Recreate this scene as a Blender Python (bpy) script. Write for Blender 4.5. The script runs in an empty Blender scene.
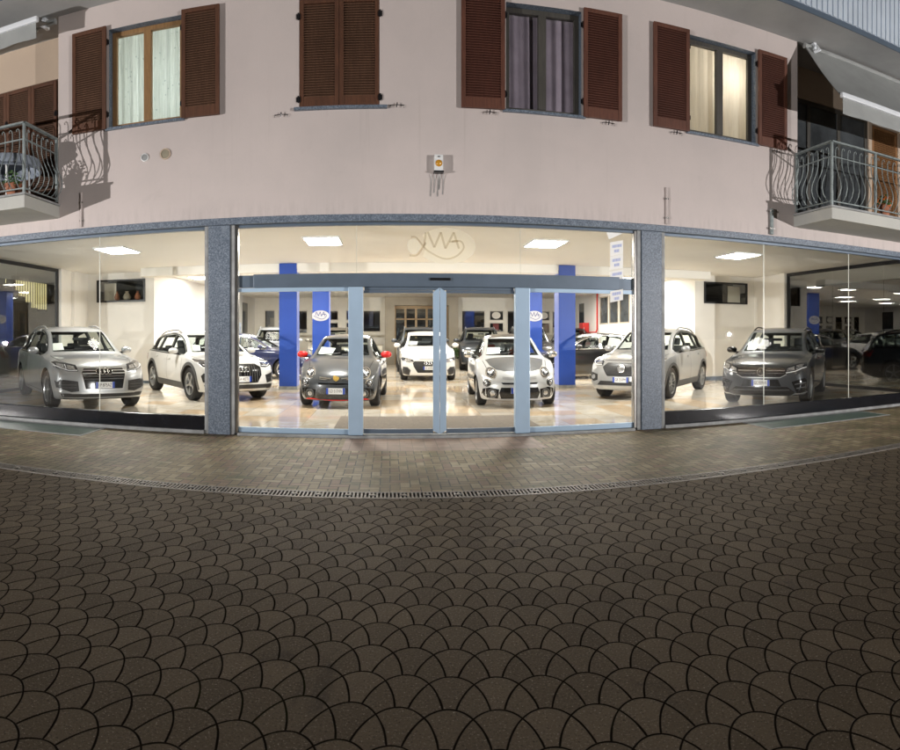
import bpy, bmesh, math, random
import numpy as np
from mathutils import Vector, Matrix
from mathutils.bvhtree import BVHTree
from mathutils.geometry import delaunay_2d_cdt

random.seed(7)
S = bpy.context.scene
C = S.collection
PI = math.pi
R = math.radians

# ------------------------------------------------------------------ nodes
class Sk:
    """socket wrapper with arithmetic"""
    def __init__(s, nt, sock): s.nt, s.k = nt, sock
    def _op(s, op, *a):
        n = s.nt.nodes.new('ShaderNodeMath'); n.operation = op
        for i, v in enumerate((s,) + a):
            if isinstance(v, Sk): s.nt.links.new(v.k, n.inputs[i])
            else: n.inputs[i].default_value = v
        return Sk(s.nt, n.outputs[0])
    def __add__(s, o): return s._op('ADD', o)
    def __sub__(s, o): return s._op('SUBTRACT', o)
    def __mul__(s, o): return s._op('MULTIPLY', o)
    def __truediv__(s, o): return s._op('DIVIDE', o)
    def rsub(s, v): return (s * -1.0) + v
    def floor(s): return s._op('FLOOR')
    def fract(s): return s._op('FRACT')
    def abs(s): return s._op('ABSOLUTE')
    def min(s, o): return s._op('MINIMUM', o)
    def max(s, o): return s._op('MAXIMUM', o)
    def pow(s, o): return s._op('POWER', o)
    def gt(s, o): return s._op('GREATER_THAN', o)
    def lt(s, o): return s._op('LESS_THAN', o)
    def mod(s, o): return s._op('FLOORED_MODULO', o)
    def sqrt(s): return s._op('SQRT')
    def eq(s, v): return (s - v).abs().lt(0.5)
    def step(s, a, b):
        n = s.nt.nodes.new('ShaderNodeMapRange'); n.interpolation_type = 'SMOOTHSTEP'
        s.nt.links.new(s.k, n.inputs[0]); n.inputs[1].default_value = a; n.inputs[2].default_value = b
        return Sk(s.nt, n.outputs[0])

def lin(c):
    """sRGB 0-255 triple to linear"""
    return tuple(((v / 255) / 12.92 if v / 255 < .04045 else ((v / 255 + .055) / 1.055) ** 2.4) for v in c)

class M:
    """material under construction"""
    def __init__(s, name, col=(.5, .5, .5), rough=.5, metal=0., spec=None, coat=0., emit=None, estr=0.):
        s.m = bpy.data.materials.new(name); s.m.use_nodes = True
        s.nt = s.m.node_tree; s.b = s.nt.nodes['Principled BSDF']
        s.set('Base Color', (*col, 1)); s.set('Roughness', rough); s.set('Metallic', metal)
        if spec is not None: s.set('Specular IOR Level', spec)
        if coat: s.set('Coat Weight', coat); s.set('Coat Roughness', .04)
        if emit: s.set('Emission Color', (*emit, 1)); s.set('Emission Strength', estr)
        s._pos = None
    def set(s, k, v):
        if isinstance(v, Sk): s.nt.links.new(v.k, s.b.inputs[k])
        else: s.b.inputs[k].default_value = v
    def pos(s):
        if s._pos is None:
            g = s.nt.nodes.new('ShaderNodeNewGeometry'); x = s.nt.nodes.new('ShaderNodeSeparateXYZ')
            s.nt.links.new(g.outputs['Position'], x.inputs[0]); s.g = g
            s._pos = [Sk(s.nt, x.outputs[i]) for i in range(3)]
        return s._pos
    def obj(s):
        t = s.nt.nodes.new('ShaderNodeTexCoord'); return Sk(s.nt, t.outputs['Object'])
    def noise(s, scale, detail=4, rough=.55, vec=None, dist=0., stretch=None):
        n = s.nt.nodes.new('ShaderNodeTexNoise'); n.inputs['Scale'].default_value = scale
        n.inputs['Detail'].default_value = detail; n.inputs['Roughness'].default_value = rough
        n.inputs['Distortion'].default_value = dist
        v = vec if vec else s.obj()
        if stretch:
            mp = s.nt.nodes.new('ShaderNodeMapping'); mp.inputs['Scale'].default_value = stretch
            s.nt.links.new(v.k, mp.inputs[0]); v = Sk(s.nt, mp.outputs[0])
        s.nt.links.new(v.k, n.inputs['Vector'])
        return Sk(s.nt, n.outputs['Fac'])
    def voro(s, scale, vec=None, feature='F1', out='Distance'):
        n = s.nt.nodes.new('ShaderNodeTexVoronoi'); n.feature = feature; n.inputs['Scale'].default_value = scale
        s.nt.links.new((vec or s.obj()).k, n.inputs['Vector']); return Sk(s.nt, n.outputs[out])
    def white(s, x, y):
        c = s.nt.nodes.new('ShaderNodeCombineXYZ')
        s.nt.links.new(x.k, c.inputs[0]); s.nt.links.new(y.k, c.inputs[1])
        n = s.nt.nodes.new('ShaderNodeTexWhiteNoise'); n.noise_dimensions = '3D'
        s.nt.links.new(c.outputs[0], n.inputs['Vector']); return Sk(s.nt, n.outputs['Value'])
    def vec(s, x, y, z=None):
        c = s.nt.nodes.new('ShaderNodeCombineXYZ')
        for i, v in enumerate((x, y, z)):
            if v is not None: s.nt.links.new(v.k, c.inputs[i])
        return Sk(s.nt, c.outputs[0])
    def ramp(s, f, stops):
        n = s.nt.nodes.new('ShaderNodeValToRGB'); e = n.color_ramp.elements
        while len(e) < len(stops): e.new(.5)
        for i, (p, c) in enumerate(stops): e[i].position = p; e[i].color = (*c, 1)
        s.nt.links.new(f.k, n.inputs[0]); return Sk(s.nt, n.outputs[0])
    def mix(s, f, a, b, mode='MIX'):
        n = s.nt.nodes.new('ShaderNodeMix'); n.data_type = 'RGBA'; n.blend_type = mode
        for i, v in ((0, f), (6, a), (7, b)):
            if isinstance(v, Sk): s.nt.links.new(v.k, n.inputs[i])
            else: n.inputs[i].default_value = v if i == 0 else (*v, 1)
        return Sk(s.nt, n.outputs[2])
    def bump(s, h, strength=.3, dist=.01):
        n = s.nt.nodes.new('ShaderNodeBump'); n.inputs['Strength'].default_value = strength
        n.inputs['Distance'].default_value = dist
        s.nt.links.new(h.k, n.inputs['Height']); s.nt.links.new(n.outputs[0], s.b.inputs['Normal'])

def simple(name, col, rough=.5, metal=0., var=.12, scale=6., bump=0., **k):
    m = M(name, col, rough, metal, **k)
    if var:
        f = m.noise(scale, 5)
        m.set('Base Color', m.ramp(f, [(.3, tuple(c * (1 - var) for c in col)), (.7, tuple(min(1, c * (1 + var)) for c in col))]))
    if bump: m.bump(m.noise(scale * 8, 4), bump, .004)
    return m.m

def glass_mat(name, tint=(.96, .98, .97), refl=1.0, base=0.02, rough=0.0):
    """thin pane: fresnel mix of see-through and mirror"""
    m = bpy.data.materials.new(name); m.use_nodes = True; nt = m.node_tree; nt.nodes.clear()
    o = nt.nodes.new('ShaderNodeOutputMaterial'); mx = nt.nodes.new('ShaderNodeMixShader')
    t = nt.nodes.new('ShaderNodeBsdfTransparent'); g = nt.nodes.new('ShaderNodeBsdfGlossy')
    t.inputs[0].default_value = (*tint, 1); g.inputs['Roughness'].default_value = rough
    fr = nt.nodes.new('ShaderNodeFresnel'); fr.inputs[0].default_value = 1.5
    # the same angle from either side of the single sheet
    k = Sk(nt, fr.outputs[0])
    ge = nt.nodes.new('ShaderNodeNewGeometry')
    dp = nt.nodes.new('ShaderNodeVectorMath'); dp.operation = 'DOT_PRODUCT'
    nt.links.new(ge.outputs['Incoming'], dp.inputs[0]); nt.links.new(ge.outputs['Normal'], dp.inputs[1])
    c = Sk(nt, dp.outputs['Value']).abs()
    f = (c.rsub(1.0)).pow(5.0) * .93 + .045 * 1.0
    f = (f * 1.75 * refl + base).min(.95)
    nt.links.new(f.k, mx.inputs[0]); nt.links.new(t.outputs[0], mx.inputs[1]); nt.links.new(g.outputs[0], mx.inputs[2])
    nt.links.new(mx.outputs[0], o.inputs[0]); return m

# ------------------------------------------------------------------ mesh
class MB:
    def __init__(s): s.v, s.f, s.mi = [], [], []
    def add(s, vs, fs, mi=0):
        o = len(s.v); s.v += [tuple(p) for p in vs]
        for f in fs: s.f.append(tuple(i + o for i in f)); s.mi.append(mi)
        return s
    def box(s, x0, x1, y0, y1, z0, z1, mi=0, mat=None):
        vs = [(x, y, z) for x in (x0, x1) for y in (y0, y1) for z in (z0, z1)]
        if mat is not None: vs = [tuple(mat @ Vector(p)) for p in vs]
        return s.add(vs, [(0, 1, 3, 2), (4, 6, 7, 5), (0, 4, 5, 1), (2, 3, 7, 6), (0, 2, 6, 4), (1, 5, 7, 3)], mi)
    def quad(s, a, b, c, d, mi=0): return s.add([a, b, c, d], [(0, 1, 2, 3)], mi)
    def tube(s, path, r, seg=8, mi=0, caps=True, closed=False):
        P = [Vector(p) for p in path]; n = len(P); rings = []
        rr = r if isinstance(r, (list, tuple)) else [r] * n
        up = None
        for i, p in enumerate(P):
            if closed: t = P[(i + 1) % n] - P[i - 1]
            else: t = P[min(i + 1, n - 1)] - P[max(i - 1, 0)]
            t.normalize()
            if up is None: up = Vector((0, 0, 1)) if abs(t.z) < .9 else Vector((1, 0, 0))
            a = t.cross(up).normalized(); b = a.cross(t).normalized(); up = b
            rings.append([p + (a * math.cos(k * 2 * PI / seg) + b * math.sin(k * 2 * PI / seg)) * rr[i] for k in range(seg)])
        vs = [q for ring in rings for q in ring]; fs = []
        for i in range(n if closed else n - 1):
            j = (i + 1) % n
            for k in range(seg):
                fs.append((i * seg + k, i * seg + (k + 1) % seg, j * seg + (k + 1) % seg, j * seg + k))
        if caps and not closed:
            fs.append(tuple(range(seg))[::-1]); fs.append(tuple((n - 1) * seg + k for k in range(seg)))
        return s.add(vs, fs, mi)
    def lathe(s, prof, seg=32, mi=0, mat=None):
        """profile (radius, axial) turned about local Z"""
        vs = []; fs = []; n = len(prof)
        for k in range(seg):
            a = 2 * PI * k / seg
            for r, z in prof: vs.append((r * math.cos(a), r * math.sin(a), z))
        if mat is not None: vs = [tuple(mat @ Vector(p)) for p in vs]
        for k in range(seg):
            for i in range(n - 1):
                fs.append((k * n + i, ((k + 1) % seg) * n + i, ((k + 1) % seg) * n + i + 1, k * n + i + 1))
        return s.add(vs, fs, mi)
    def prism(s, pts, a, b, mi=0):
        """pts: function of t giving 3D outline at a and b"""
        n = len(pts); vs = [tuple(a(p)) for p in pts] + [tuple(b(p)) for p in pts]
        fs = [tuple(range(n))[::-1], tuple(range(n, 2 * n))] + [(i, (i + 1) % n, n + (i + 1) % n, n + i) for i in range(n)]
        return s.add(vs, fs, mi)
    def mesh(s, name, mats, smooth=None, bevel=0., off=None):
        me = bpy.data.meshes.new(name)
        vs = s.v if off is None else [(p[0] - off[0], p[1] - off[1], p[2] - off[2]) for p in s.v]
        me.from_pydata(vs, [], s.f)
        for m in (mats if isinstance(mats, (list, tuple)) else [mats]): me.materials.append(m)
        me.polygons.foreach_set('material_index', s.mi)
        bm = bmesh.new(); bm.from_mesh(me)
        bmesh.ops.recalc_face_normals(bm, faces=bm.faces)
        if bevel:
            bmesh.ops.bevel(bm, geom=[e for e in bm.edges if len(e.link_faces) == 2 and e.calc_face_angle(0) > .6], offset=bevel, segments=2, profile=.6, affect='EDGES', clamp_overlap=True)
        if smooth:
            for f in bm.faces: f.smooth = True
            for e in bm.edges:
                if len(e.link_faces) == 2 and e.calc_face_angle(0) > smooth: e.smooth = False
        bm.to_mesh(me); bm.free()
        return me

OFF = {}
def link(name, me, parent=None):
    o = bpy.data.objects.new(name, me); C.objects.link(o)
    if parent is not None: o.parent = parent
    return o
def build(mb, name, mats, parent=None, smooth=None, bevel=0.):
    off = None
    if parent is not None:
        p = parent
        while p.parent is not None: p = p.parent
        off = OFF.get(p.name)
    o = link(name, mb.mesh(name, mats, smooth, bevel, off), parent)
    return o
def tag(o, label=None, cat=None, group=None, kind=None):
    for k, v in (('label', label), ('category', cat), ('group', group), ('kind', kind)):
        if v: o[k] = v
    return o
def thing(name, label, cat, loc=(0, 0, 0), group=None):
    o = bpy.data.objects.new(name, None); C.objects.link(o); o.location = loc
    o.empty_display_size = .2; OFF[o.name] = tuple(loc)
    return tag(o, label, cat, group)
def copy_tree(o, parent=None):
    c = o.copy(); C.objects.link(c)
    if parent is not None: c.parent = parent
    for ch in list(o.children): copy_tree(ch, c)
    return c
def text_mesh(txt, size, depth=.001):
    cu = bpy.data.curves.new('t', 'FONT'); cu.body = txt; cu.size = size; cu.align_x = 'CENTER'; cu.align_y = 'CENTER'; cu.extrude = depth
    cu.resolution_u = 3
    o = bpy.data.objects.new('t', cu); C.objects.link(o)
    dg = bpy.context.evaluated_depsgraph_get(); me = bpy.data.meshes.new_from_object(o.evaluated_get(dg))
    vs = [tuple(v.co) for v in me.vertices]; fs = [tuple(p.vertices) for p in me.polygons]
    bpy.data.objects.remove(o); bpy.data.curves.remove(cu); bpy.data.meshes.remove(me)
    return vs, fs

# ------------------------------------------------------------------ camera: a phone panorama, cylindrical
FPX, CX, HY = 625.0, 390.0, 335.5
CAMZ, CAMD = 1.46, 8.95
cam = bpy.data.cameras.new('camera'); cam.type = 'PANO'; cam.panorama_type = 'CENTRAL_CYLINDRICAL'
cam.central_cylindrical_range_u_min = -450 / FPX; cam.central_cylindrical_range_u_max = 450 / FPX
cam.central_cylindrical_range_v_min = -(750 - HY) / FPX; cam.central_cylindrical_range_v_max = HY / FPX
cam.central_cylindrical_radius = 1.0
cam.clip_start = .05; cam.clip_end = 500
co = bpy.data.objects.new('camera', cam); C.objects.link(co)
co.location = (0, -CAMD, CAMZ); co.rotation_euler = (R(90), 0, -(450 - CX) / FPX)
S.camera = co

# ------------------------------------------------------------------ light
w = bpy.data.worlds.new('World'); S.world = w; w.use_nodes = True
nt = w.node_tree; bg = nt.nodes['Background']
sky = nt.nodes.new('ShaderNodeTexSky'); sky.sky_type = 'NISHITA'; sky.sun_disc = False
sky.sun_elevation = R(-4.0); sky.sun_rotation = R(200)
nt.links.new(sky.outputs[0], bg.inputs[0]); bg.inputs[1].default_value = .10
S.view_settings.view_transform = 'Standard'; S.view_settings.look = 'None'; S.view_settings.gamma = 1; S.view_settings.exposure = .42
S.view_settings.use_curve_mapping = False
S.render.engine = 'CYCLES'
cy = S.cycles
cy.use_denoising = True; cy.max_bounces = 12; cy.diffuse_bounces = 5; cy.glossy_bounces = 6; cy.transmission_bounces = 6; cy.transparent_max_bounces = 24
cy.sample_clamp_indirect = 6; cy.caustics_reflective = False; cy.caustics_refractive = False

def lamp(loc, power, radius, color):
    l = bpy.data.lights.new('flood_light', 'POINT'); l.energy = power; l.shadow_soft_size = radius; l.color = color
    o = bpy.data.objects.new('flood_light', l); C.objects.link(o); o.location = loc; return o
# ------------------------------------------------------------------ materials of the place
def mat_scales():
    m = M('scallop_pavers', rough=.62, spec=.22)
    X, Y, Z = m.pos()
    a = R(8.3); ca, sa = math.cos(a), math.sin(a)
    wob = (m.noise(3.0, 2) - .5) * .012
    dx, dy = X - .266 + wob, Y + 6.29 + wob
    u = (dx * ca - dy * sa) / .187
    v = (dx * sa + dy * ca) * (-1 / .235)          # grows towards the viewer
    row = v.floor(); t = v - row
    fu = u - u.floor()
    W, Hh = .170 / .187, .36
    def curve(ad):  # elliptic arc; ad in units of column spacing
        k = (ad / W).min(.9995)
        c = (k * k).rsub(1.0).sqrt()
        g = c.rsub(1.0) * (Hh / .235)
        sl = ((k / c) * (Hh / .170)).min(6.0)
        return g, (sl * sl + 1.0).sqrt()
    g1, n1 = curve(fu); g2, n2 = curve(fu.rsub(1.0))
    d1 = ((t - g1) * .235).abs() / n1; d2 = ((t - g2) * .235).abs() / n2
    d3 = ((t - 1.0 - g1) * .235).abs() / n1; d4 = ((t - 1.0 - g2) * .235).abs() / n2
    d = d1.min(d2).min(d3.min(d4))
    fine = m.noise(55, 4, .7)
    wd = (m.noise(9, 3) - .5) * .004
    joint = (d + wd).step(.0026, .0058)
    s1 = t.gt(g1); s2 = t.gt(g2)
    both = s1 * s2; xor = s1 + s2 - both * 2.0; none = (s1 + s2 - both).rsub(1.0)
    rnd = m.white(u.floor() + s1.rsub(1.0) * s2 + xor * .37, row - none + xor * .21)
    big = m.noise(.55, 4, .6); mid = m.noise(2.2, 5, .65)
    base = m.ramp(rnd, [(0, (.122, .091, .056)), (1, (.190, .144, .092))])
    base = m.mix((mid - .35) * 1.3, base, (.092, .069, .044))
    base = m.mix((big - .42) * 1.1, base, (.215, .166, .108))
    spk = m.noise(95, 4, .72)
    base = m.mix(spk.step(.58, .66) * .85, base, (.46, .39, .31))
    base = m.mix(spk.step(.44, .34) * .85, base, (.035, .028, .022))
    moss = (m.noise(.9, 5, .65)).step(.56, .72)
    jc = m.mix(moss, (.017, .013, .009), (.026, .026, .010))
    st = m.noise(.9, 6, .72, dist=.8).step(.60, .70); base = m.mix(st * .55, base, (.055, .043, .032))
    m.set('Base Color', m.mix(joint, jc, base)); m.set('Specular IOR Level', joint * .2)
    m.set('Roughness', (fine * .3 + .55))
    m.bump(joint + fine * .45 + m.noise(16, 3) * .25 + (rnd - .5) * t * .9, 1.0, .009)
    return m.m

def mat_herring():
    m = M('herringbone_blocks', rough=.6, spec=.3)
    X, Y, Z = m.pos(); wob = (m.noise(5, 3) - .5) * .014
    w_ = .098
    x = (X + wob) / w_; y = (Y + wob) / w_
    ix, iy = x.floor(), y.floor(); fx, fy = x - ix, y - iy
    k = (ix - iy).mod(4.0)
    k0, k1, k2, k3 = k.eq(0.0), k.eq(1.0), k.eq(2.0), k.eq(3.0)
    ex = fx.min(fx.rsub(1.0)); ey = fy.min(fy.rsub(1.0))
    d0 = fx.min(ey); d1 = fx.rsub(1.0).min(ey); d2 = fy.rsub(1.0).min(ex); d3 = fy.min(ex)
    d = (k0 * d0 + k1 * d1 + k2 * d2 + k3 * d3) * w_
    rx = ix - k1; ry = iy - k2
    rnd = m.white(rx, ry); rnd2 = m.white(rx + .5, ry + .5)
    fine = m.noise(60, 4, .7)
    joint = (d + (m.noise(22, 3) - .5) * .006).step(.0028, .0078)
    base = m.ramp(rnd, [(0, (.19, .145, .075)), (.45, (.30, .232, .125)), (.8, (.36, .285, .160)), (1, (.46, .38, .235))])
    base = m.mix(rnd2.gt(.82) * .55, base, (.30, .17, .125))
    big = m.noise(.8, 4, .6)
    base = m.mix(big.step(.44, .66) * .75, base, (.150, .120, .060))
    moss = m.noise(2.1, 5, .7).step(.52, .66)
    base = m.mix(moss * .7, base, (.105, .108, .036))
    base = m.mix((fine - .5) * .8, base, (.10, .085, .07))
    jc = m.mix(moss, (.030, .025, .018), (.032, .038, .012))
    m.set('Base Color', m.mix(joint, jc, base)); m.set('Roughness', fine * .3 + .42)
    m.bump(joint + fine * .2 + rnd * .25, .7, .006)
    return m.m

def mat_threshold_tiles():
    m = M('reddish_tiles', rough=.55); X, Y, Z = m.pos()
    w_ = .165; x = X / w_ + .2; y = Y / w_
    fx, fy = x.fract(), y.fract()
    d = fx.min(fx.rsub(1.0)).min(fy.min(fy.rsub(1.0)))
    j = d.step(.01, .03); rnd = m.white(x.floor(), y.floor())
    base = m.ramp(rnd, [(0, (.27, .17, .125)), (1, (.36, .24, .175))])
    base = m.mix(m.noise(3, 5).step(.45, .7) * .7, base, (.16, .12, .09))
    m.set('Base Color', m.mix(j, (.11, .085, .06), base)); m.bump(j + m.noise(60, 3) * .2, .4, .004)
    return m.m

def mat_marble():
    m = M('polished_marble_tiles', rough=.07, spec=.55); X, Y, Z = m.pos()
    a = R(0); w_ = .60
    x = X / w_ + .3; y = Y / w_ + .1
    fx, fy = x.fract(), y.fract()
    d = fx.min(fx.rsub(1.0)).min(fy.min(fy.rsub(1.0)))
    j = d.step(.002, .006); rnd = m.white(x.floor(), y.floor()); r2 = m.white(x.floor() + .4, y.floor() + .7)
    vein = m.noise(2.0, 6, .65, dist=1.6)
    base = m.ramp(vein, [(.28, (.52, .42, .30)), (.42, (.70, .63, .51)), (.6, (.80, .75, .66)), (.78, (.62, .50, .34))])
    base = m.mix(rnd.gt(.62) * .6, base, (.68, .46, .24))
    base = m.mix(r2.gt(.70) * .5, base, (.56, .52, .46))
    m.set('Base Color', m.mix(j, (.36, .32, .26), base)); m.set('Roughness', m.noise(3, 3) * .06 + .05)
    return m.m

def mat_granite():
    m = M('blue_grey_granite', rough=.42)
    v = m.noise(46, 6, .8); b = m.noise(3.2, 6, .7, dist=1.2); s = m.voro(120)
    base = m.ramp(v, [(.34, (.050, .066, .094)), (.5, (.125, .158, .205)), (.64, (.27, .32, .38))])
    base = m.mix(b.step(.56, .74) * .5, base, (.30, .345, .40)); base = m.mix(s.lt(.16) * .6, base, (.04, .05, .07))
    m.set('Base Color', base); m.set('Roughness', v * .3 + .3); m.bump(v, .12, .003)
    return m.m

def mat_plaster(name, c1, c2, streak=True):
    m = M(name, rough=.9, spec=.2); X, Y, Z = m.pos()
    b = m.noise(.5, 5, .6); f = m.noise(28, 4, .65)
    base = m.mix(b.step(.35, .7), c1, c2)
    st = m.noise(1.0, 5, .7, stretch=(5, 1, .35))
    base = m.mix(st.step(.56, .78) * .22, base, tuple(c * .72 for c in c1))
    base = m.mix((f - .5) * .5, base, tuple(c * .8 for c in c1))
    sx = m.noise(1.0, 4, .7, stretch=(9, 1, .12)).step(.60, .72) * Z.step(3.3, 4.8) * Z.step(5.2, 4.5)
    base = m.mix(sx * .28, base, (.36, .32, .29))
    pt = m.noise(.9, 6, .75, dist=.5); base = m.mix(pt.step(.60, .66) * .10, base, (.40, .36, .34)); base = m.mix(m.noise(.33, 2, .5).step(.55, .60) * .10, base, (.66, .60, .57))
    # rain marks just under the eaves and along the stone band
    low = Z.step(3.55, 3.2) * m.noise(4, 5, .7, stretch=(3, 1, .4)).step(.4, .7)
    base = m.mix(low * .25, base, (.30, .27, .25))
    m.set('Base Color', base); m.bump(f, .35, .006)
    return m.m

def mat_wood(name, c1, c2, axis_stretch=(14, 14, 1.2)):
    m = M(name, rough=.55); g = m.noise(3, 6, .65, stretch=axis_stretch, dist=.6); b = m.noise(1.7, 4, .6)
    base = m.mix(g.step(.3, .7), c1, c2); base = m.mix(b.step(.45, .72) * .5, base, tuple(c * .5 for c in c1))
    m.set('Base Color', base); m.bump(g, .15, .003); return m.m

MT = dict(
    scales=mat_scales(), herring=mat_herring(), redtile=mat_threshold_tiles(), marble=mat_marble(), granite=mat_granite(),
    plaster=mat_plaster('pinkish_plaster', (.605, .538, .515), (.54, .487, .467)),
    beige=mat_plaster('beige_plaster', (.58, .47, .36), (.52, .42, .33)),
    soil=simple('dark_ground', (.06, .052, .045), .8),
    concrete=mat_plaster('grey_concrete', (.40, .405, .40), (.31, .315, .315)),
    slab=mat_plaster('slab_concrete', (.52, .52, .48), (.44, .45, .43)),
    white=simple('white_wall', (.83, .81, .765), .75, var=.03, scale=2),
    ceil=simple('ceiling_paint', (.90, .88, .83), .85, var=.02, scale=1),
    alu=simple('blue_grey_aluminium', (.40, .54, .69), .38, .12, var=.05, scale=3),
    alud=simple('dark_aluminium', (.125, .165, .215), .38, .2, var=.08, scale=3),
    steel=simple('brushed_steel', (.55, .54, .52), .25, 1.0, var=.1, scale=4),
    black=simple('black_metal', (.012, .012, .014), .3, var=.2),
    blacksill=simple('black_polished_stone', (.010, .011, .015), .16, var=.3, scale=5),
    stone=simple('grey_stone_edge', (.30, .31, .31), .6, var=.25, scale=7, bump=.2),
    brown=mat_wood('brown_shutter_wood', (.160, .082, .048), (.085, .043, .026)),
    brownv=mat_wood('brown_rail_wood', (.125, .052, .027), (.080, .034, .018)),
    red=mat_wood('dark_red_shutter_wood', (.128, .046, .030), (.078, .028, .019)),
    redv=mat_wood('dark_red_rail_wood', (.145, .054, .032), (.092, .034, .021)),
    ochre=mat_wood('ochre_window_wood', (.34, .20, .085), (.24, .13, .055)), palewood=mat_wood('pale_door_timber', (.52, .38, .22), (.42, .29, .16)),
    orange=mat_wood('orange_door_wood', (.34, .17, .065), (.22, .105, .042)),
    darkwood=mat_wood('grey_window_frame', (.085, .08, .068), (.06, .056, .05)),
    rail=simple('grey_green_wrought_iron', (.25, .29, .29), .5, .2, var=.25, scale=12),
    fabric=simple('grey_awning_cloth', (.33, .345, .34), .9, var=.08, scale=3, bump=.1),
    bar=simple('white_aluminium_bar', (.80, .84, .88), .35, var=.03),
    ribs=simple('pale_corrugated_sheet', (.60, .68, .77), .45, .05, var=.07, scale=2),
    grate=simple('galvanised_grate', (.25, .225, .20), .55, .4, var=.3, scale=14, bump=.3),
    greenglass=None, dark=simple('void_dark', (.006, .006, .006), .9, var=0),
    blue=simple('blue_column_paint', (.020, .075, .42), .42, var=.05, scale=2),
    blueedge=simple('pale_blue_edge', (.20, .27, .72), .4, var=.03),
    signwhite=simple('white_sign', (.58, .58, .62), .45, var=.03), signblue=simple('sign_blue', (.03, .05, .22), .5, var=0),
    paper=simple('white_paper', (.86, .86, .84), .7, var=.02), ink=simple('pale_blue_ink', (.42, .48, .74), .7, var=.1, scale=60),
    redpipe=simple('red_pipe_paint', (.62, .035, .03), .35, var=.06),
    matt=simple('taupe_door_mat', (.21, .18, .15), .95, var=.15, scale=20, bump=.5),
    taupe=simple('taupe_portal', (.40, .35, .27), .6, var=.06, scale=2),
    plastic=simple('white_plastic', (.78, .80, .80), .4, var=.03), amber=simple('amber_lens', (.62, .30, .03), .25, var=.08),
    glass=glass_mat('shop_glass'), sideglass=glass_mat('side_glass', (.80, .84, .83), 1.25, .035),
    winglass=glass_mat('window_glass'),
    frost=None, leaf=simple('green_leaves', (.06, .13, .035), .6, var=.4, scale=20),
    cloth=simple('blue_grey_cover', (.26, .30, .36), .7, var=.2, scale=8), counter=simple('cream_counter', (.72, .68, .58), .5, var=.03),
    darkglass=simple('dark_office_glass', (.06, .068, .074), .12, var=.4, scale=2),
    purple=simple('mauve_curtain', (.36, .30, .37), .9, var=.15, scale=3),
    lace=simple('white_lace_curtain', (.80, .84, .82), .9, var=.05, scale=14),
    cream=simple('cream_room', (.84, .80, .71), .8, var=.03), terracotta=simple('terracotta', (.33, .13, .07), .8),
    petal=simple('orange_petals', (.62, .16, .03), .6, var=.3, scale=30),
)
def _frost():
    m = bpy.data.materials.new('frosted_logo_film'); m.use_nodes = True; nt = m.node_tree; nt.nodes.clear()
    o = nt.nodes.new('ShaderNodeOutputMaterial'); mx = nt.nodes.new('ShaderNodeMixShader'); mx.inputs[0].default_value = .8
    t = nt.nodes.new('ShaderNodeBsdfTransparent'); d = nt.nodes.new('ShaderNodeBsdfTranslucent'); d.inputs[0].default_value = (.97, .95, .86, 1)
    nt.links.new(t.outputs[0], mx.inputs[1]); nt.links.new(d.outputs[0], mx.inputs[2]); nt.links.new(mx.outputs[0], o.inputs[0]); return m
MT['frost'] = _frost()
MT['greenglass'] = simple('green_glass_concrete', (.075, .125, .105), .3, var=.35, scale=9, bump=.15)
MT['etched'] = None
def _etch():
    m = bpy.data.materials.new('etched_lettering'); m.use_nodes = True; nt = m.node_tree; nt.nodes.clear()
    o = nt.nodes.new('ShaderNodeOutputMaterial'); mx = nt.nodes.new('ShaderNodeMixShader'); mx.inputs[0].default_value = .30
    t = nt.nodes.new('ShaderNodeBsdfTransparent'); t.inputs[0].default_value = (.93, .90, .84, 1); d = nt.nodes.new('ShaderNodeBsdfTranslucent'); d.inputs[0].default_value = (.55, .45, .30, 1)
    nt.links.new(t.outputs[0], mx.inputs[1]); nt.links.new(d.outputs[0], mx.inputs[2]); nt.links.new(mx.outputs[0], o.inputs[0]); return m
MT['etched'] = _etch()
def emis(name, col, s): return M(name, (0.8, .8, .8), .6, emit=col, estr=s).m
MT['panel'] = emis('led_panel', (1, .955, .885), 38); MT['frontpanel'] = emis('front_led_panel', (1, .955, .885), 72)
MT['smallled'] = emis('spot_led', (1, .93, .8), 40)
MT['coldlamp'] = emis('cold_room_lamp', (.95, 1.0, .98), 27)
MT['warmlamp'] = emis('warm_room_lamp', (1, .90, .78), 135)
MT['yellowlamp'] = emis('yellow_lit_curtain', (1, .82, .38), .62)
MT['flood'] = emis('flood_lamp', (1, .98, .95), 900)

# ------------------------------------------------------------------ ground
def sheet(x0, x1, y0, y1, z, name, m):
    mb = MB(); mb.quad((x0, y0, z), (x1, y0, z), (x1, y1, z), (x0, y1, z)); return tag(build(mb, name, m), kind='structure')
sheet(-200, 200, -200, 200, -.02, 'ground', MT['soil'])
sheet(-40, 40, -60, -3.37, 0, 'road_paving', MT['scales'])
def pavement():
    mb = MB(); z = 0
    for x0, x1, y0, y1 in ((-40, 40, -3.13, -1.05), (-40, -.62, -1.05, -.02), (2.02, 40, -1.05, -.02)): mb.quad((x0, y0, z), (x1, y0, z), (x1, y1, z), (x0, y1, z))
    tag(build(mb, 'pavement', MT['herring']), kind='structure')
    sheet(-.62, 2.02, -1.05, -.02, 0, 'doorstep_paving', MT['redtile'])
pavement()

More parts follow.
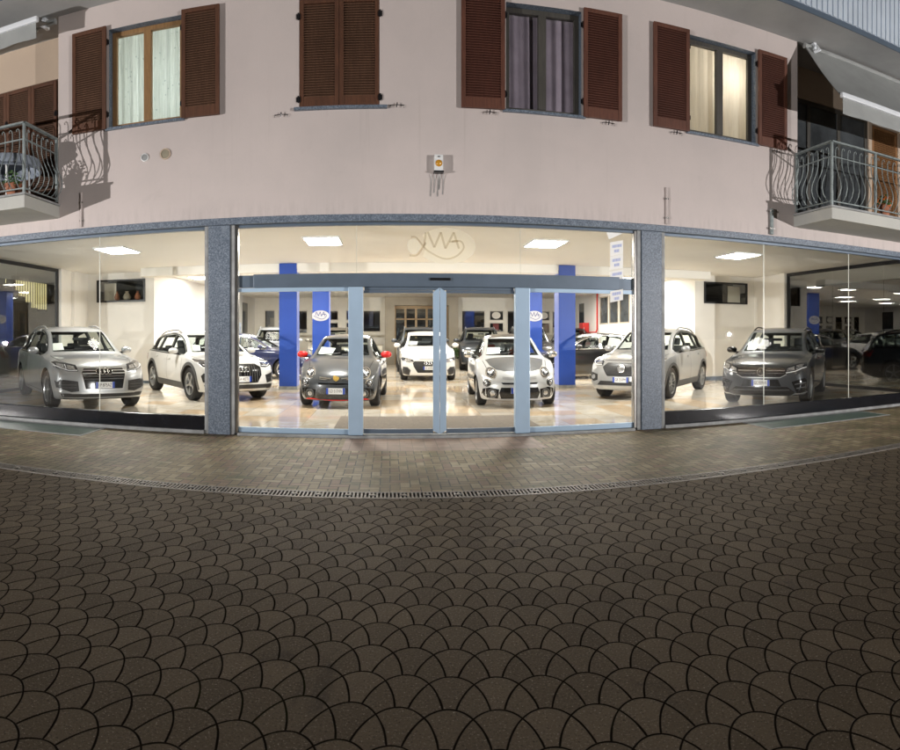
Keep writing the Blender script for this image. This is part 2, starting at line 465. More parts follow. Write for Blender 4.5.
def drain():
    t = thing('drain_channel', 'pale slotted drainage channel running along the pavement edge', 'drain', (.7, -3.25, 0))
    mb = MB(); mb.box(-24, 26, -3.37, -3.13, -.12, -.10); build(mb, 'channel', MT['dark'], t)
    L = .5; k = 0; x = -15.0; first = None
    while x < 17:
        mb = MB(); n = 14; y0, y1 = -3.365, -3.135
        mb.box(x + .002, x + L - .002, y0, y0 + .03, -.02, .004); mb.box(x + .002, x + L - .002, y1 - .03, y1, -.02, .004)
        p = L / n
        for i in range(n): mb.box(x + i * p + .0165 + .001, x + (i + 1) * p - .001, y0 + .03, y1 - .03, -.02, .003)
        if int(round((x + 15) / L)) % 1 == 0:
            for bx in (.12, .34):
                mb.lathe([(0, .006), (.030, .006), (.036, .003), (.036, -.01)], 14, 1, Matrix.Translation((x + bx, -3.25, 0)))
                mb.lathe([(0, .0085), (.022, .0085), (.024, .006)], 12, 0, Matrix.Translation((x + bx, -3.25, 0)))
        if x > -11 and x < 13.5: build(mb, 'grate', [MT['grate'], MT['black']], t)
        x += L
drain()
for x0, x1, lab in ((-8.6, -4.35, 'greenish glass-block light well set in the pavement before the left shop window'), (5.62, 8.2, 'greenish glass-block light well set in the pavement before the right shop window')):
    c = ((x0 + x1) / 2, -.5, 0); t = thing('light_well', lab, 'light well', c, 'glass-block light wells')
    mb = MB(); n = int((x1 - x0) / .19)
    mb.box(x0, x1, -.92, -.16, -.02, .004); build(mb, 'block_slab', MT['greenglass'], t)
    mb = MB(); mb.box(x0 - .035, x1 + .035, -.955, -.921, -.02, .008); mb.box(x0 - .035, x1 + .035, -.159, -.125, -.02, .008)
    mb.box(x0 - .035, x0 - .001, -.92, -.16, -.02, .008); mb.box(x1 + .001, x1 + .035, -.92, -.16, -.02, .008); build(mb, 'kerb_frame', MT['stone'], t)
# ------------------------------------------------------------------ the building
B = thing('shop_building', 'pinkish plaster building with louvred shutters above a wide granite framed car showroom front', 'building', (.72, 0, 0))
XL, XR = -5.25, 6.83          # upper wall between the two loggias
WINS = [(-4.32, -3.10), (-1.31, -.15), (1.68, 2.83), (4.64, 5.93)]
WZ0, WZ1 = 4.75, 6.32
def wall_front(mb, x0, x1, z0, z1, holes, y=0., depth=.22):
    xs = sorted({x0, x1, *[h[0] for h in holes], *[h[1] for h in holes]}); zs = sorted({z0, z1, *[h[2] for h in holes], *[h[3] for h in holes]})
    for i in range(len(xs) - 1):
        for j in range(len(zs) - 1):
            cx, cz = (xs[i] + xs[i + 1]) / 2, (zs[j] + zs[j + 1]) / 2
            if any(h[0] < cx < h[1] and h[2] < cz < h[3] for h in holes): continue
            mb.quad((xs[i], y, zs[j]), (xs[i + 1], y, zs[j]), (xs[i + 1], y, zs[j + 1]), (xs[i], y, zs[j + 1]))
    for a, b, c, d in holes:
        mb.quad((a, y, c), (a, y + depth, c), (a, y + depth, d), (a, y, d), 1); mb.quad((b, y, c), (b, y, d), (b, y + depth, d), (b, y + depth, c), 1)
        mb.quad((a, y, d), (a, y + depth, d), (b, y + depth, d), (b, y, d), 1); mb.quad((a, y, c), (b, y, c), (b, y + depth, c), (a, y + depth, c), 1)
mb = MB()
wall_front(mb, XL, XR, 3.18, 6.75, [(a, b, WZ0, WZ1) for a, b in WINS])
wall_front(mb, -12, XL, 3.18, 3.40, []); wall_front(mb, XR, 15, 3.18, 3.40, [])
# side returns into the two loggias
mb.quad((XL, 0, 3.4), (XL, .62, 3.4), (XL, .62, 6.75), (XL, 0, 6.75)); mb.quad((XR, 0, 3.4), (XR, .8, 3.4), (XR, .8, 6.75), (XR, 0, 6.75))
build(mb, 'facade_wall', [MT['plaster'], MT['granite']], B)
mb = MB()
wall_front(mb, -12, XL, 3.4, 6.75, [(-7.3, -5.62, 3.62, 6.02)], .62, .1); build(mb, 'loggia_wall', [MT['beige'], MT['beige']], B)
mb = MB(); wall_front(mb, XR, 15, 3.4, 6.75, [(6.98, 9.38, 3.62, 6.15), (9.48, 10.3, 3.62, 6.05)], .8, .12); build(mb, 'loggia_wall', [MT['beige'], MT['beige']], B)

# upper slab with its corrugated parapet
mb = MB(); mb.box(-12, 15, -.93, 1.6, 6.75, 6.93); build(mb, 'upper_slab', MT['concrete'], B)
mb = MB(); mb.box(-12, 15, -.945, -.931, 6.745, 6.84); build(mb, 'slab_edge', MT['alud'], B)
mb = MB(); x = -12.; p = .115
while x < 15:
    mb.box(x, x + p * .62, -.965, -.932, 6.842, 7.9); mb.box(x + p * .62, x + p, -.945, -.932, 6.842, 7.9); x += p
mb.box(-12, 15, -.97, -.90, 7.9, 7.95); build(mb, 'parapet', MT['ribs'], B)

# stone band, pillars, kerb
def gbox(name, m, *a, bevel=.006):
    mb = MB()
    for b in a: mb.box(*b)
    return build(mb, name, m, B, bevel=bevel)
gbox('stone_lintel', MT['granite'], (-12, 15, -.10, .16, 3.085, 3.185))
gbox('pillar', MT['granite'], (-2.66, -2.33, -.06, .30, 0, 3.084)); gbox('pillar', MT['granite'], (3.79, 4.13, -.06, .30, 0, 3.084))
for q in ((-2.725, -2.664, -.035, .2, 0, 3.084), (-2.326, -2.262, -.035, .2, 0, 3.084), (3.722, 3.786, -.035, .2, 0, 3.084), (4.134, 4.195, -.035, .2, 0, 3.084)): gbox('stone_trim', MT['stone'], q)
for q in ((-2.258, -2.215, -.02, .06, .03, 3.08), (3.676, 3.718, -.02, .06, .03, 3.08)): gbox('steel_trim', MT['steel'], q)
for q in ((-12, -2.729, -.07, .14, -.01, .052), (4.199, 15, -.07, .14, -.01, .052), (-2.21, 3.67, -.10, .16, -.01, .035)): gbox('stone_kerb', MT['stone'], q)
gbox('window_sill', MT['blacksill'], (-12, -2.729, -.012, .10, .054, .255)); gbox('window_sill', MT['blacksill'], (4.199, 15, -.012, .10, .054, .255))
gbox('head_frame', MT['alud'], (-12, -2.729, .0, .08, 3.04, 3.083)); gbox('head_frame', MT['alud'], (4.199, 15, .0, .08, 3.04, 3.083))
gbox('head_frame', MT['alud'], (-2.21, 3.67, .0, .08, 3.045, 3.083))

# shop windows: each pane a part
def pane(name, x0, x1, z0, z1, y=.035):
    mb = MB(); mb.quad((x0, y, z0), (x1, y, z0), (x1, y, z1), (x0, y, z1)); return build(mb, name, MT['glass'], B)
for x0, x1 in ((-9.0, -6.52), (-6.512, -4.504), (-4.496, -2.73), (4.2, 6.116), (6.124, 8.096), (8.104, 11.3)): pane('shop_window', x0, x1, .257, 3.04)
simple('clear_silicone', (.62, .64, .58), .3, var=0)
for x in (-6.516, -4.5, 6.12, 8.1): gbox('glazing_joint', bpy.data.materials['clear_silicone'], (x - .006, x + .006, .031, .039, .257, 3.04), bevel=0)
for x0, x1 in ((-2.21, -.484), (-.476, 1.896), (1.904, 3.67)): pane('transom_window', x0, x1, 2.36, 3.043)
for x in (-.48, 1.9): gbox('glazing_joint', bpy.data.materials['clear_silicone'], (x - .004, x + .004, .031, .039, 2.36, 3.043), bevel=0)

# automatic door
D = thing('sliding_door', 'blue grey aluminium automatic sliding door of two closed glass leaves in the middle of the front', 'door', (.72, 0, 0))
mb = MB(); mb.box(-1.98, 3.43, -.035, .12, 2.158, 2.352); mb.box(-.37, 1.8, .03, .125, 2.112, 2.156); build(mb, 'header', MT['alud'], D, bevel=.006)
mb = MB(); mb.box(-2.21, -1.984, .03, .12, 2.165, 2.345); mb.box(3.434, 3.67, .03, .12, 2.165, 2.345); build(mb, 'header_end', MT['alud'], D)
mb = MB(); mb.box(.57, .87, -.062, -.037, 2.245, 2.285); build(mb, 'motion_sensor', MT['black'], D, bevel=.006)
for x0, x1 in ((-.595, -.385), (1.815, 2.03)):
    mb = MB(); mb.box(x0, x1, -.045, .09, .037, 2.156); build(mb, 'jamb_post', MT['alu'], D, bevel=.008)
for x0, x1, st in ((-.38, .713, .62), (.719, 1.81, .719)):
    q = .092; mb = MB()
    sx = x1 - q if st < .7 else x0
    # bevelled meeting stile
    mb.box(sx, sx + q, .02, .07, .09, 2.085)
    c0, c1 = (sx, sx + q)
    tip = c1 if st < .7 else c0
    mb.prism([(c0, 0), (c1, 0), (tip, 1)], lambda p: (p[0], .02, 2.086 + p[1] * .065), lambda p: (p[0], .07, 2.086 + p[1] * .065))
    mb.prism([(c0, 0), (c1, 0), (tip, 1)], lambda p: (p[0], .02, .089 - p[1] * .045), lambda p: (p[0], .07, .089 - p[1] * .045))
    fr = build(mb, 'door_leaf', MT['alu'], D)
    a, b = (x0, sx - .002) if st < .7 else (sx + q + .002, x1)
    mb = MB(); mb.box(a, b, .025, .065, .05, .115); mb.box(a, b, .025, .065, 2.07, 2.108); build(mb, 'door_rail', MT['alud'], fr)
    mb = MB(); mb.quad((a, .045, .117), (b, .045, .117), (b, .045, 2.068), (a, .045, 2.068)); build(mb, 'door_glass', MT['glass'], fr)
for x0, x1 in ((-2.21, -.598), (2.033, 3.67)):
    mb = MB(); mb.box(x0, x1, .02, .075, .037, .11); mb.box(x0, x1, .02, .075, 2.10, 2.156); s = build(mb, 'side_panel', MT['alu'], D)
    mb = MB(); mb.quad((x0, .045, .112), (x1, .045, .112), (x1, .045, 2.098), (x0, .045, 2.098)); build(mb, 'side_glass', MT['glass'], s)

# oval emblem film on the transom: two linked loops and the letters MA
def ell(cx, cz, a, b, n=48, y=0): return [(cx + a * math.cos(i * 2 * PI / n), y, cz + b * math.sin(i * 2 * PI / n)) for i in range(n)]
def stroke(mb, pts, wd, y, th=.002, mi=0):
    P = [Vector((p[0], 0, p[1])) for p in pts]; n = len(P); L_, R_ = [], []
    for i in range(n):
        t = (P[min(i + 1, n - 1)] - P[max(i - 1, 0)]).normalized(); nn = Vector((-t.z, 0, t.x))
        ww = wd[i] if isinstance(wd, list) else wd
        L_.append(P[i] + nn * ww / 2); R_.append(P[i] - nn * ww / 2)
    o = len(mb.v)
    for i in range(n): mb.v += [(L_[i].x, y, L_[i].z), (R_[i].x, y, R_[i].z)]
    for i in range(n - 1): mb.f.append((o + 2 * i, o + 2 * i + 1, o + 2 * i + 3, o + 2 * i + 2)); mb.mi.append(mi)
def bez(pts, n=24):
    P = [Vector((p[0], p[1], 0)) for p in pts]; out = []
    for i in range(len(P) - 1):
        p0, p1, p2, p3 = P[max(i - 1, 0)], P[i], P[i + 1], P[min(i + 2, len(P) - 1)]
        for k in range(n):
            t = k / n; out.append(tuple((.5 * ((2 * p1) + (p2 - p0) * t + (2 * p0 - 5 * p1 + 4 * p2 - p3) * t * t + (3 * p1 - p0 - 3 * p2 + p3) * t ** 3))[:2]))
    out.append(tuple(P[-1][:2])); return out
def emblem(cx, cz, sc, y, parent, plate_m, ink_m, full=True, flip=1):
    """letters M A with a long tail looping under them, on an oval"""
    U = lambda q: [(cx + p[0] * sc, cz + p[1] * sc) for p in q]
    tail = bez([(-.95, .28), (-.80, .27), (-.62, .05), (-.40, -.16), (.05, -.37), (.42, -.30), (.66, -.05), (.60, .15), (.42, .18), (.30, .15)], 8)
    fish = bez([(-.50, .12), (-.60, -.05), (-.78, -.27), (-1.0, -.28)], 8)
    ems = [bez([(-.55, .02), (-.50, .42)], 2), bez([(-.44, .44), (-.24, -.03)], 2), bez([(-.24, -.03), (-.04, .44)], 2), bez([(-.04, .44), (.10, -.06)], 2),
           bez([(.10, -.06), (.36, .44)], 2), bez([(.36, .44), (.52, -.06)], 2), bez([(.22, .15), (.5, .17)], 2)]
    if full:
        mb = MB(); n = 48
        # the large oval and the small lobe on its left are one film cut by the tail
        def loop(pts): mb.add([(p[0], y, p[1]) for p in U(pts)], [tuple(range(len(pts)))])
        main = [(.14 + .90 * math.cos(t), .02 + .56 * math.sin(t)) for t in np.linspace(-PI * .80, PI * .80, 40)] + [(-.50, .08)]
        lobe = bez([(-.62, .03), (-.80, .22), (-1.02, .18), (-1.06, -.05), (-.92, -.24), (-.76, -.18), (-.62, .03)], 8)[:-1]
        loop(main); loop(lobe); pl = build(mb, 'emblem_film', plate_m, parent)
    else:
        mb = MB(); e = ell(cx, cz, .98 * sc, .60 * sc, 40); mb.prism([(p[0], p[2]) for p in e], lambda p: (p[0], y, p[1]), lambda p: (p[0], y + .02, p[1])); pl = build(mb, 'emblem_plate', plate_m, parent)
    mb = MB(); y2 = y - .003
    for q in ems: stroke(mb, U(q), .065 * sc, y2)
    stroke(mb, U(tail if full else bez([(-.78, -.02), (-.45, -.16), (.05, -.37), (.42, -.30), (.66, -.05), (.60, .15), (.42, .18)], 8)), .055 * sc, y2 - .0006)
    if full: stroke(mb, U(fish), .06 * sc, y2 - .0012)
    build(mb, 'emblem_lettering', ink_m, pl)
emblem(.75, 2.742, .47, .028, B, MT['frost'], MT['etched'])

# paper notices stuck on the glass at the right
NOT = [(3.365, 2.98, .055, 1), (3.40, 2.80, .105, 2), (3.40, 2.585, .105, 3), (3.40, 2.405, .052, 4), (3.40, 2.07, .085, 5)]
NL = ['cream corner of paper just under the top frame of the transom', 'pale blue printed notice topmost of the white sheets on the transom glass', 'white notice with violet print in the middle of the transom sheets',
      'white notice cut off by the dark door header, lowest on the transom', 'pale blue notice on the glass just below the dark door header']
for (x, z, h, k), lab in zip(NOT, NL):
    mb = MB(); a, b = x - .105, x + .105; sk = .045; y = .012
    if k == 1: mb.add([(x - .13, y, z + h), (x + .14, y, z + h), (x - .09, y, z - h)], [(0, 1, 2)])
    else: mb.quad((a, y, z - h - sk * .5), (b, y, z - h + (sk * .5 if k not in (4,) else -sk * .5)), (b, y, z + h + sk * .5), (a, y, z + h - sk * .5))
    o = build(mb, 'paper_notice', MT['paper']); tag(o, lab, 'notice', 'paper notices on the shop glass')
    if k > 1:
        rr = random.Random(k)
        for li in range(2 if k != 4 else 1):
            mb = MB()
            x_ = a + .035 + .03 * li; zz = z + (.035 - .075 * li if k != 4 else .0)
            while x_ < b - .04 - .03 * li:
                wd = rr.uniform(.010, .02); zz_ = zz + (x_ - x) * .2
                mb.quad((x_, y - .002, zz_ - .022), (x_ + wd, y - .002, zz_ - .022), (x_ + wd, y - .002, zz_ + .022), (x_, y - .002, zz_ + .022)); x_ += wd + .006
            build(mb, 'print_line', MT['ink'], o)

# ------------------------------------------------------------------ upper windows and shutters
def louvre_leaf(x0, x1, z0, z1, y0, y1, mf, ms, name='shutter', lab=None, fold=0., hinge=None):
    mb = MB(); f = .062
    mb.box(x0, x0 + f, y0, y1, z0, z1); mb.box(x1 - f, x1, y0, y1, z0, z1)
    mb.box(x0 + f + .001, x1 - f - .001, y0, y1, z0, z0 + .15); mb.box(x0 + f + .001, x1 - f - .001, y0, y1, z1 - f, z1)
    mi = 0
    o = build(mb, name, mf, B, bevel=.004)
    if lab: o['label'] = lab
    mb = MB(); n = int((z1 - z0 - .21) / .036); p = (z1 - f - z0 - .15) / n
    for i in range(n):
        z = z0 + .15 + i * p
        ya, yb = y0 + .006, y1 - .004
        mb.add([(x0 + f + .001, ya, z), (x1 - f - .001, ya, z), (x1 - f - .001, yb, z + p * 1.15), (x0 + f + .001, yb, z + p * 1.15),
                (x0 + f + .001, ya, z + .010), (x1 - f - .001, ya, z + .010), (x1 - f - .001, yb, z + p * 1.15 + .010), (x0 + f + .001, yb, z + p * 1.15 + .010)],
               [(0, 1, 2, 3), (7, 6, 5, 4), (0, 4, 5, 1), (3, 2, 6, 7)])
    mb.quad((x0 + f, y1 - .002, z0 + .15), (x1 - f, y1 - .002, z0 + .15), (x1 - f, y1 - .002, z1 - f), (x0 + f, y1 - .002, z1 - f))
    build(mb, 'louvre', ms, o)
    return o
def hinges(o, x, zs, y):
    for z in zs:
        mb = MB(); mb.box(x - .03, x + .03, y - .012, y, z - .035, z + .035); mb.tube([(x, y - .014, z - .05), (x, y - .014, z + .05)], .011, 6); build(mb, 'hinge', MT['black'], o)
def stay(x, z):
    mb = MB(); mb.tube([(x - .10, -.012, z - .03), (x - .098, -.03, z), (x, -.036, z + .004), (x + .098, -.03, z + .0), (x + .10, -.015, z - .035)], .004, 5)
    mb.tube([(x - .008, -.04, z - .035), (x, -.045, z), (x + .003, -.04, z + .03)], .009, 6); mb.tube([(x - .09, .01, z), (x - .09, -.03, z)], .005, 5); mb.tube([(x + .08, .01, z), (x + .08, -.03, z)], .005, 5)
    build(mb, 'shutter_stay', MT['black'], B)

def window(k, fm, lab, curtain):
    a, b = WINS[k]; z0, z1 = WZ0, WZ1; y = .13
    mb = MB(); f = .075
    mb.box(a + .002, a + f, y, y + .07, z0 + .002, z1 - .002); mb.box(b - f, b - .002, y, y + .07, z0 + .002, z1 - .002)
    mb.box(a + f, b - f, y, y + .07, z1 - f, z1 - .002); mb.box(a + f, b - f, y, y + .07, z0 + .002, z0 + .085)
    m = (a + b) / 2; mb.box(m - .06, m + .06, y - .015, y + .07, z0 + .086, z1 - f - .001)
    o = build(mb, 'window', fm, B, bevel=.005); o['label'] = lab
    for p, q in ((a + f, m - .06), (m + .06, b - f)):
        mb = MB(); mb.quad((p, y + .035, z0 + .086), (q, y + .035, z0 + .086), (q, y + .035, z1 - f - .001), (p, y + .035, z1 - f - .001)); build(mb, 'pane', MT['winglass'], o)
    mb = MB(); mb.box(a - .05, b + .05, -.05, .128, z0 - .04, z0 - .001); s = build(mb, 'sill', MT['granite'], o, bevel=.004)
    curtain(a, b, z0, z1, o)
def room(a, b, z0, z1, o, m, depth=2.2):
    mb = MB(); x0, x1, y0, y1, c0, c1 = a - .6, b + .6, .24, .24 + depth, z0 - .9, z1 + .35
    mb.quad((x0, y1, c0), (x1, y1, c0), (x1, y1, c1), (x0, y1, c1)); mb.quad((x0, y0, c0), (x0, y1, c0), (x0, y1, c1), (x0, y0, c1)); mb.quad((x1, y0, c0), (x1, y0, c1), (x1, y1, c1), (x1, y1, c0))
    mb.quad((x0, y0, c0), (x1, y0, c0), (x1, y1, c0), (x0, y1, c0)); mb.quad((x0, y0, c1), (x0, y1, c1), (x1, y1, c1), (x1, y0, c1))
    wf = MB(); wall_front(wf, x0, x1, c0, c1, [(a, b, z0, z1)], y0, .001); mb.add(wf.v, wf.f)
    build(mb, 'room_behind', m, o)
def folds(a, b, z0, z1, o, m, y=.26, amp=.025, n=9, name='curtain', gap=None):
    mb = MB(); N = 90; zs = [z0 - .02, (z0 + z1) / 2, z1 + .02]
    for i in range(N + 1):
        x = a + (b - a) * i / N; t = i / N
        for j, z in enumerate(zs): mb.v.append((x, y + amp * math.sin(t * n * 2 * PI + .3 * j) + .5 * amp * math.sin(t * n * 4.3 * PI + j), z))
    for i in range(N):
        for j in range(2): mb.f.append((i * 3 + j, i * 3 + 3 + j, i * 3 + 4 + j, i * 3 + 1 + j)); mb.mi.append(0)
    build(mb, name, m, o, smooth=2)
def lace_mat(name='backlit_lace', ca=(.52, .57, .55), cb=(.70, .75, .72), dots=.5):
    m = M(name, cb, .9); x = m.noise(14, 3, .6, stretch=(6, 1, .2)); d = m.voro(9)
    base = m.ramp(x, [(.3, ca), (.6, cb)]); base = m.mix(d.lt(.13) * dots, base, (.22, .30, .31))
    m.set('Base Color', base); m.set('Transmission Weight', 0.)
    nt = m.nt; tr = nt.nodes.new('ShaderNodeBsdfTranslucent'); nt.links.new(base.k, tr.inputs[0]); mx = nt.nodes.new('ShaderNodeMixShader'); mx.inputs[0].default_value = .6
    out = nt.nodes['Material Output']; nt.links.new(m.b.outputs[0], mx.inputs[1]); nt.links.new(tr.outputs[0], mx.inputs[2]); nt.links.new(mx.outputs[0], out.inputs[0]); return m.m
def ball(o, name, m, c, r):
    mb = MB(); mb.lathe([(r * math.sin(t), -r * math.cos(t)) for t in np.linspace(.001, PI - .001, 10)], 16, 0, Matrix.Translation(c)); build(mb, name, m, o, smooth=2)
def cur_lace(a, b, z0, z1, o):
    room(a, b, z0, z1, o, MT['white'], 2.0); folds(a, b, z0, z1, o, lace_mat(), .27, .022, 8); ball(o, 'room_lamp', MT['coldlamp'], ((a + b) / 2 + .15, 1.25, z0 + .6), .16)
def cur_dark(a, b, z0, z1, o):
    room(a, b, z0, z1, o, MT['dark'], 1.2)
    w_ = b - a
    folds(a, b, z0, z1, o, MT['purple'], .26, .013, 5)
def cur_warm(a, b, z0, z1, o):
    room(a, b, z0, z1, o, MT['cream'], 2.4)
    mb = MB(); mb.tube([(5.62, .75, 6.64), (5.62, .75, 5.97)], .006, 6); build(mb, 'lamp_cord', MT['black'], o)
    ball(o, 'room_lamp', MT['warmlamp'], (5.62, .75, 5.90), .06)
    mb = MB(); mb.add([(5.15, 2.55, 4.2), (6.6, 2.55, 4.2), (6.6, 2.55, 5.9), (5.9, 2.55, 5.72)], [(0, 1, 2, 3)])
    mb.box(4.4, 5.3, 2.35, 2.6, 3.9, 5.25); build(mb, 'wardrobe', MT['cream'], o)
    folds(a, b, z0, z1, o, lace_mat('backlit_sheer', (.70, .66, .58), (.80, .76, .68), 0), .27, .010, 7)
window(0, MT['ochre'], 'ochre wooden window with lit white lace curtain', cur_lace)
window(2, MT['darkwood'], 'dark window with mauve curtains', cur_dark)
window(3, MT['darkwood'], 'window lit warm yellow from a lamp inside', cur_warm)
yo0, yo1 = -.075, -.028
for x0, x1, hx, mf, ms, lab in ((-4.95, -4.345, -4.34, 'brownv', 'brown', 'open brown louvred shutter left of the lace-curtained window'), (-3.08, -2.49, -3.09, 'brownv', 'brown', 'open brown louvred shutter right of the lace-curtained window'),
                        (1.02, 1.655, 1.665, 'redv', 'red', 'open dark red louvred shutter left of the dark window'), (2.85, 3.46, 2.845, 'redv', 'red', 'open dark red louvred shutter right of the dark window'),
                        (3.99, 4.62, 4.63, 'redv', 'red', 'open dark red louvred shutter left of the warm lit window'), (5.95, 6.55, 5.94, 'redv', 'red', 'open dark red louvred shutter right of the warm lit window')):
    o = louvre_leaf(x0, x1, WZ0 - .02, WZ1 + .04, yo0, yo1, MT[mf], MT[ms], lab=lab); hinges(o, hx, (WZ0 + .22, WZ1 - .2), -.01)
    xm = (x0 + x1) / 2; 
    if x0 > 0: stay(xm + .1, WZ0 - .06)
a, b = WINS[1]; m_ = (a + b) / 2
for x0, x1, hx in ((a + .004, m_ - .003, a - .01), (m_ + .003, b - .004, b + .01)):
    o = louvre_leaf(x0, x1, WZ0 + .004, WZ1 - .004, .0, .05, MT['brownv'], MT['brown'], lab='closed brown louvred shutter'); hinges(o, hx, (WZ0 + .12, WZ1 - .25), -.004)
mb = MB(); mb.box(a - .07, b + .11, -.06, .13, WZ0 - .045, WZ0 - .002); build(mb, 'sill', MT['granite'], B, bevel=.004)
mb = MB(); mb.quad((a, .08, WZ0), (b, .08, WZ0), (b, .08, WZ1), (a, .08, WZ1)); build(mb, 'window', MT['dark'], B)
stay(-1.57, WZ0 - .09); stay(.10, WZ0 - .0)

# wall fittings
t = thing('alarm_siren', 'small white alarm box with an amber lens high on the wall above the door', 'alarm', (.72, 0, 3.8))
mb = MB(); mb.box(.628, .756, -.115, -.004, 3.80, 4.03); build(mb, 'case', MT['plastic'], t, bevel=.015)
mb = MB(); mb.lathe([(0, .03), (.03, .022), (.046, .010), (.05, 0)], 20, 0, Matrix.Translation((.692, -.116, 3.905)) @ Matrix.Rotation(R(90), 4, 'X')); build(mb, 'lens', MT['amber'], t, smooth=1)
mb = MB(); mb.box(.62, .764, -.125, -.002, 3.778, 3.799); build(mb, 'grille', MT['black'], t, bevel=.004)
mb = MB(); mb.box(.675, .709, -.125, -.116, 3.99, 4.003); build(mb, 'key_switch', MT['black'], t)
mb = MB()
for x, l in ((.59, .22), (.64, .17), (.69, .22), (.715, .12), (.765, .19)): mb.tube([(x + .02 * (x - .68), -.03, 3.775), (x, -.012, 3.7), (x - .012, -.008, 3.775 - l - .1)], .0035, 5)
build(mb, 'cable', MT['rail'], t)
for x, z, r, lab in ((-3.70, 4.215, .063, 'pale round vent cover under the curtained window, the left one'), (-3.36, 4.235, .085, 'larger brown round vent cover under the curtained window')):
    t = thing('vent_cover', lab, 'vent', (x, 0, z), 'round vents in the plaster')
    mb = MB(); X4 = Matrix.Translation((x, 0, z)) @ Matrix.Rotation(R(90), 4, 'X'); mb.lathe([(r, 0), (r, .018), (r * .82, .022), (r * .80, .010)], 24, 0, X4); build(mb, 'rim', MT['plastic'] if r < .07 else MT['beige'], t, smooth=.6)
    mb = MB(); mb.lathe([(0, .008), (r * .80, .008)], 24, 0, X4)
    for i in range(-3, 4):
        h = math.sqrt(max(0, 1 - (i / 4) ** 2)) * r * .78; mb.box(x - h, x + h, -.014, -.009, z + i * r * .2 - .004, z + i * r * .2 + .004)
    build(mb, 'louvre', MT['stone'] if r < .07 else simple('brown_vent', (.30, .27, .20), .6), t)
def conduit(pts, r, lab, m='plaster', cap=True):
    t = thing('cable_conduit', lab, 'conduit', pts[0]); mb = MB(); mb.tube(pts, r, 8); build(mb, 'pipe', MT[m], t, smooth=1)
    for z in np.arange(pts[0][2] + .1, pts[1][2] - .02, .3):
        mb = MB(); mb.box(pts[0][0] - r * 1.5, pts[0][0] + r * 1.5, -r * 1.9, -.001, z - .012, z + .012); build(mb, 'clip', MT['steel'], t)
conduit([(-4.81, -.02, 3.22), (-4.81, -.02, 3.78)], .016, 'short vertical conduit on the plaster below the left balcony shadow')
conduit([(4.235, -.02, 3.22), (4.235, -.02, 3.80)], .02, 'short vertical conduit above the right granite pillar')
conduit([(6.24, -.035, 3.22), (6.24, -.035, 3.66)], .035, 'dark downpipe stub between lit window and right balcony', 'rail')
# ------------------------------------------------------------------ balconies
def balcony(x_in, x_far, sgn, lab, cat='balcony'):
    """x_in: the corner seen in the picture; runs away from the middle of the front to x_far"""
    xa, xb = min(x_in, x_far), max(x_in, x_far); y0 = -1.0; zt = 3.62; zr = zt + 1.09
    t = thing('balcony', lab, cat, ((xa + xb) / 2, -.5, 3.39), 'balconies with bellied railings')
    mb = MB(); mb.box(xa - .04, xb + .04, y0 - .05, .62 if sgn < 0 else .8, 3.405, zt - .02); build(mb, 'slab', MT['slab'], t, bevel=.012)
    mb = MB(); mb.box(xa - .06, xb + .06, y0 - .07, y0 + .25, zt - .019, zt + .012); mb.box(*((x_in - .06, x_in + .25) if x_in == xa else (x_in - .25, x_in + .06)), y0 + .251, -.01, zt - .019, zt + .012); build(mb, 'slab_edging', MT['stone'], t)
    # rails
    def rails(p, q, n, out):
        """p, q: ends on plan; out: outward normal"""
        p, q, o = Vector((*p, 0)), Vector((*q, 0)), Vector((*out, 0))
        for z, r in ((zr, .024), (zr - .25, .014), (zt + .09, .015)):
            d = (q - p).normalized(); a = p + Vector((0, 0, z)); b = q + Vector((0, 0, z)); s = Vector((-d.y, d.x, 0)) * (r * 1.25 if z == zr else r)
            vs = [a + s + Vector((0, 0, r * .6)), a - s + Vector((0, 0, r * .6)), a - s - Vector((0, 0, r * .6)), a + s - Vector((0, 0, r * .6))]
            vs += [v + (b - a) for v in vs]; mb = MB(); mb.add(vs, [(0, 1, 2, 3), (7, 6, 5, 4), (0, 4, 5, 1), (1, 5, 6, 2), (2, 6, 7, 3), (3, 7, 4, 0)]); build(mb, 'handrail' if z == zr else 'cross_rail', MT['rail'], t)
        mb = MB(); hz = zr - .25 - zt - .09; prof = [(0, 0), (.055, .05), (.115, .15), (.145, .28), (.13, .42), (.085, .56), (.035, .70), (.004, .86), (0, 1.0)]
        for i in range(n):
            c = p + (q - p) * ((i + .6) / n)
            path = [c + o * d + Vector((0, 0, zt + .09 + hz * k)) for d, k in prof]
            mb.tube(path, .0085, 5)
            # small crook between the two upper rails
            e = (q - p).normalized(); b0 = c + Vector((0, 0, zr - .25))
            mb.tube([b0, b0 + Vector((0, 0, .11)), b0 + Vector((0, 0, .155)) + e * .012, b0 + Vector((0, 0, .175)) + e * .035, b0 + Vector((0, 0, .155)) + e * .06, b0 + Vector((0, 0, .13)) + e * .055], .0075, 5)
        build(mb, 'balusters', MT['rail'], t, smooth=1.2)
    xi = x_in
    L = abs(x_far - x_in)
    if sgn < 0: rails((xi, y0), (x_far, y0), int(L / .135), (0, -1)); rails((xi, y0), (xi, -.03), 7, (1, 0))
    else: rails((xi, y0), (x_far, y0), int(L / .135), (0, -1)); rails((xi, y0), (xi, -.03), 7, (-1, 0))
    k = 0
    for x in ([xi] + [xi + sgn * (1.02 + .98 * i) for i in range(3)]):
        mb = MB(); mb.box(x - .02, x + .02, y0 - .02, y0 + .02, zt + .0, zr - .012); build(mb, 'post', MT['rail'], t, bevel=.003)
    mb = MB(); mb.box(xi - .018, xi + .018, -.045, -.005, zt + .05, zr - .012); build(mb, 'post', MT['rail'], t)
    return t
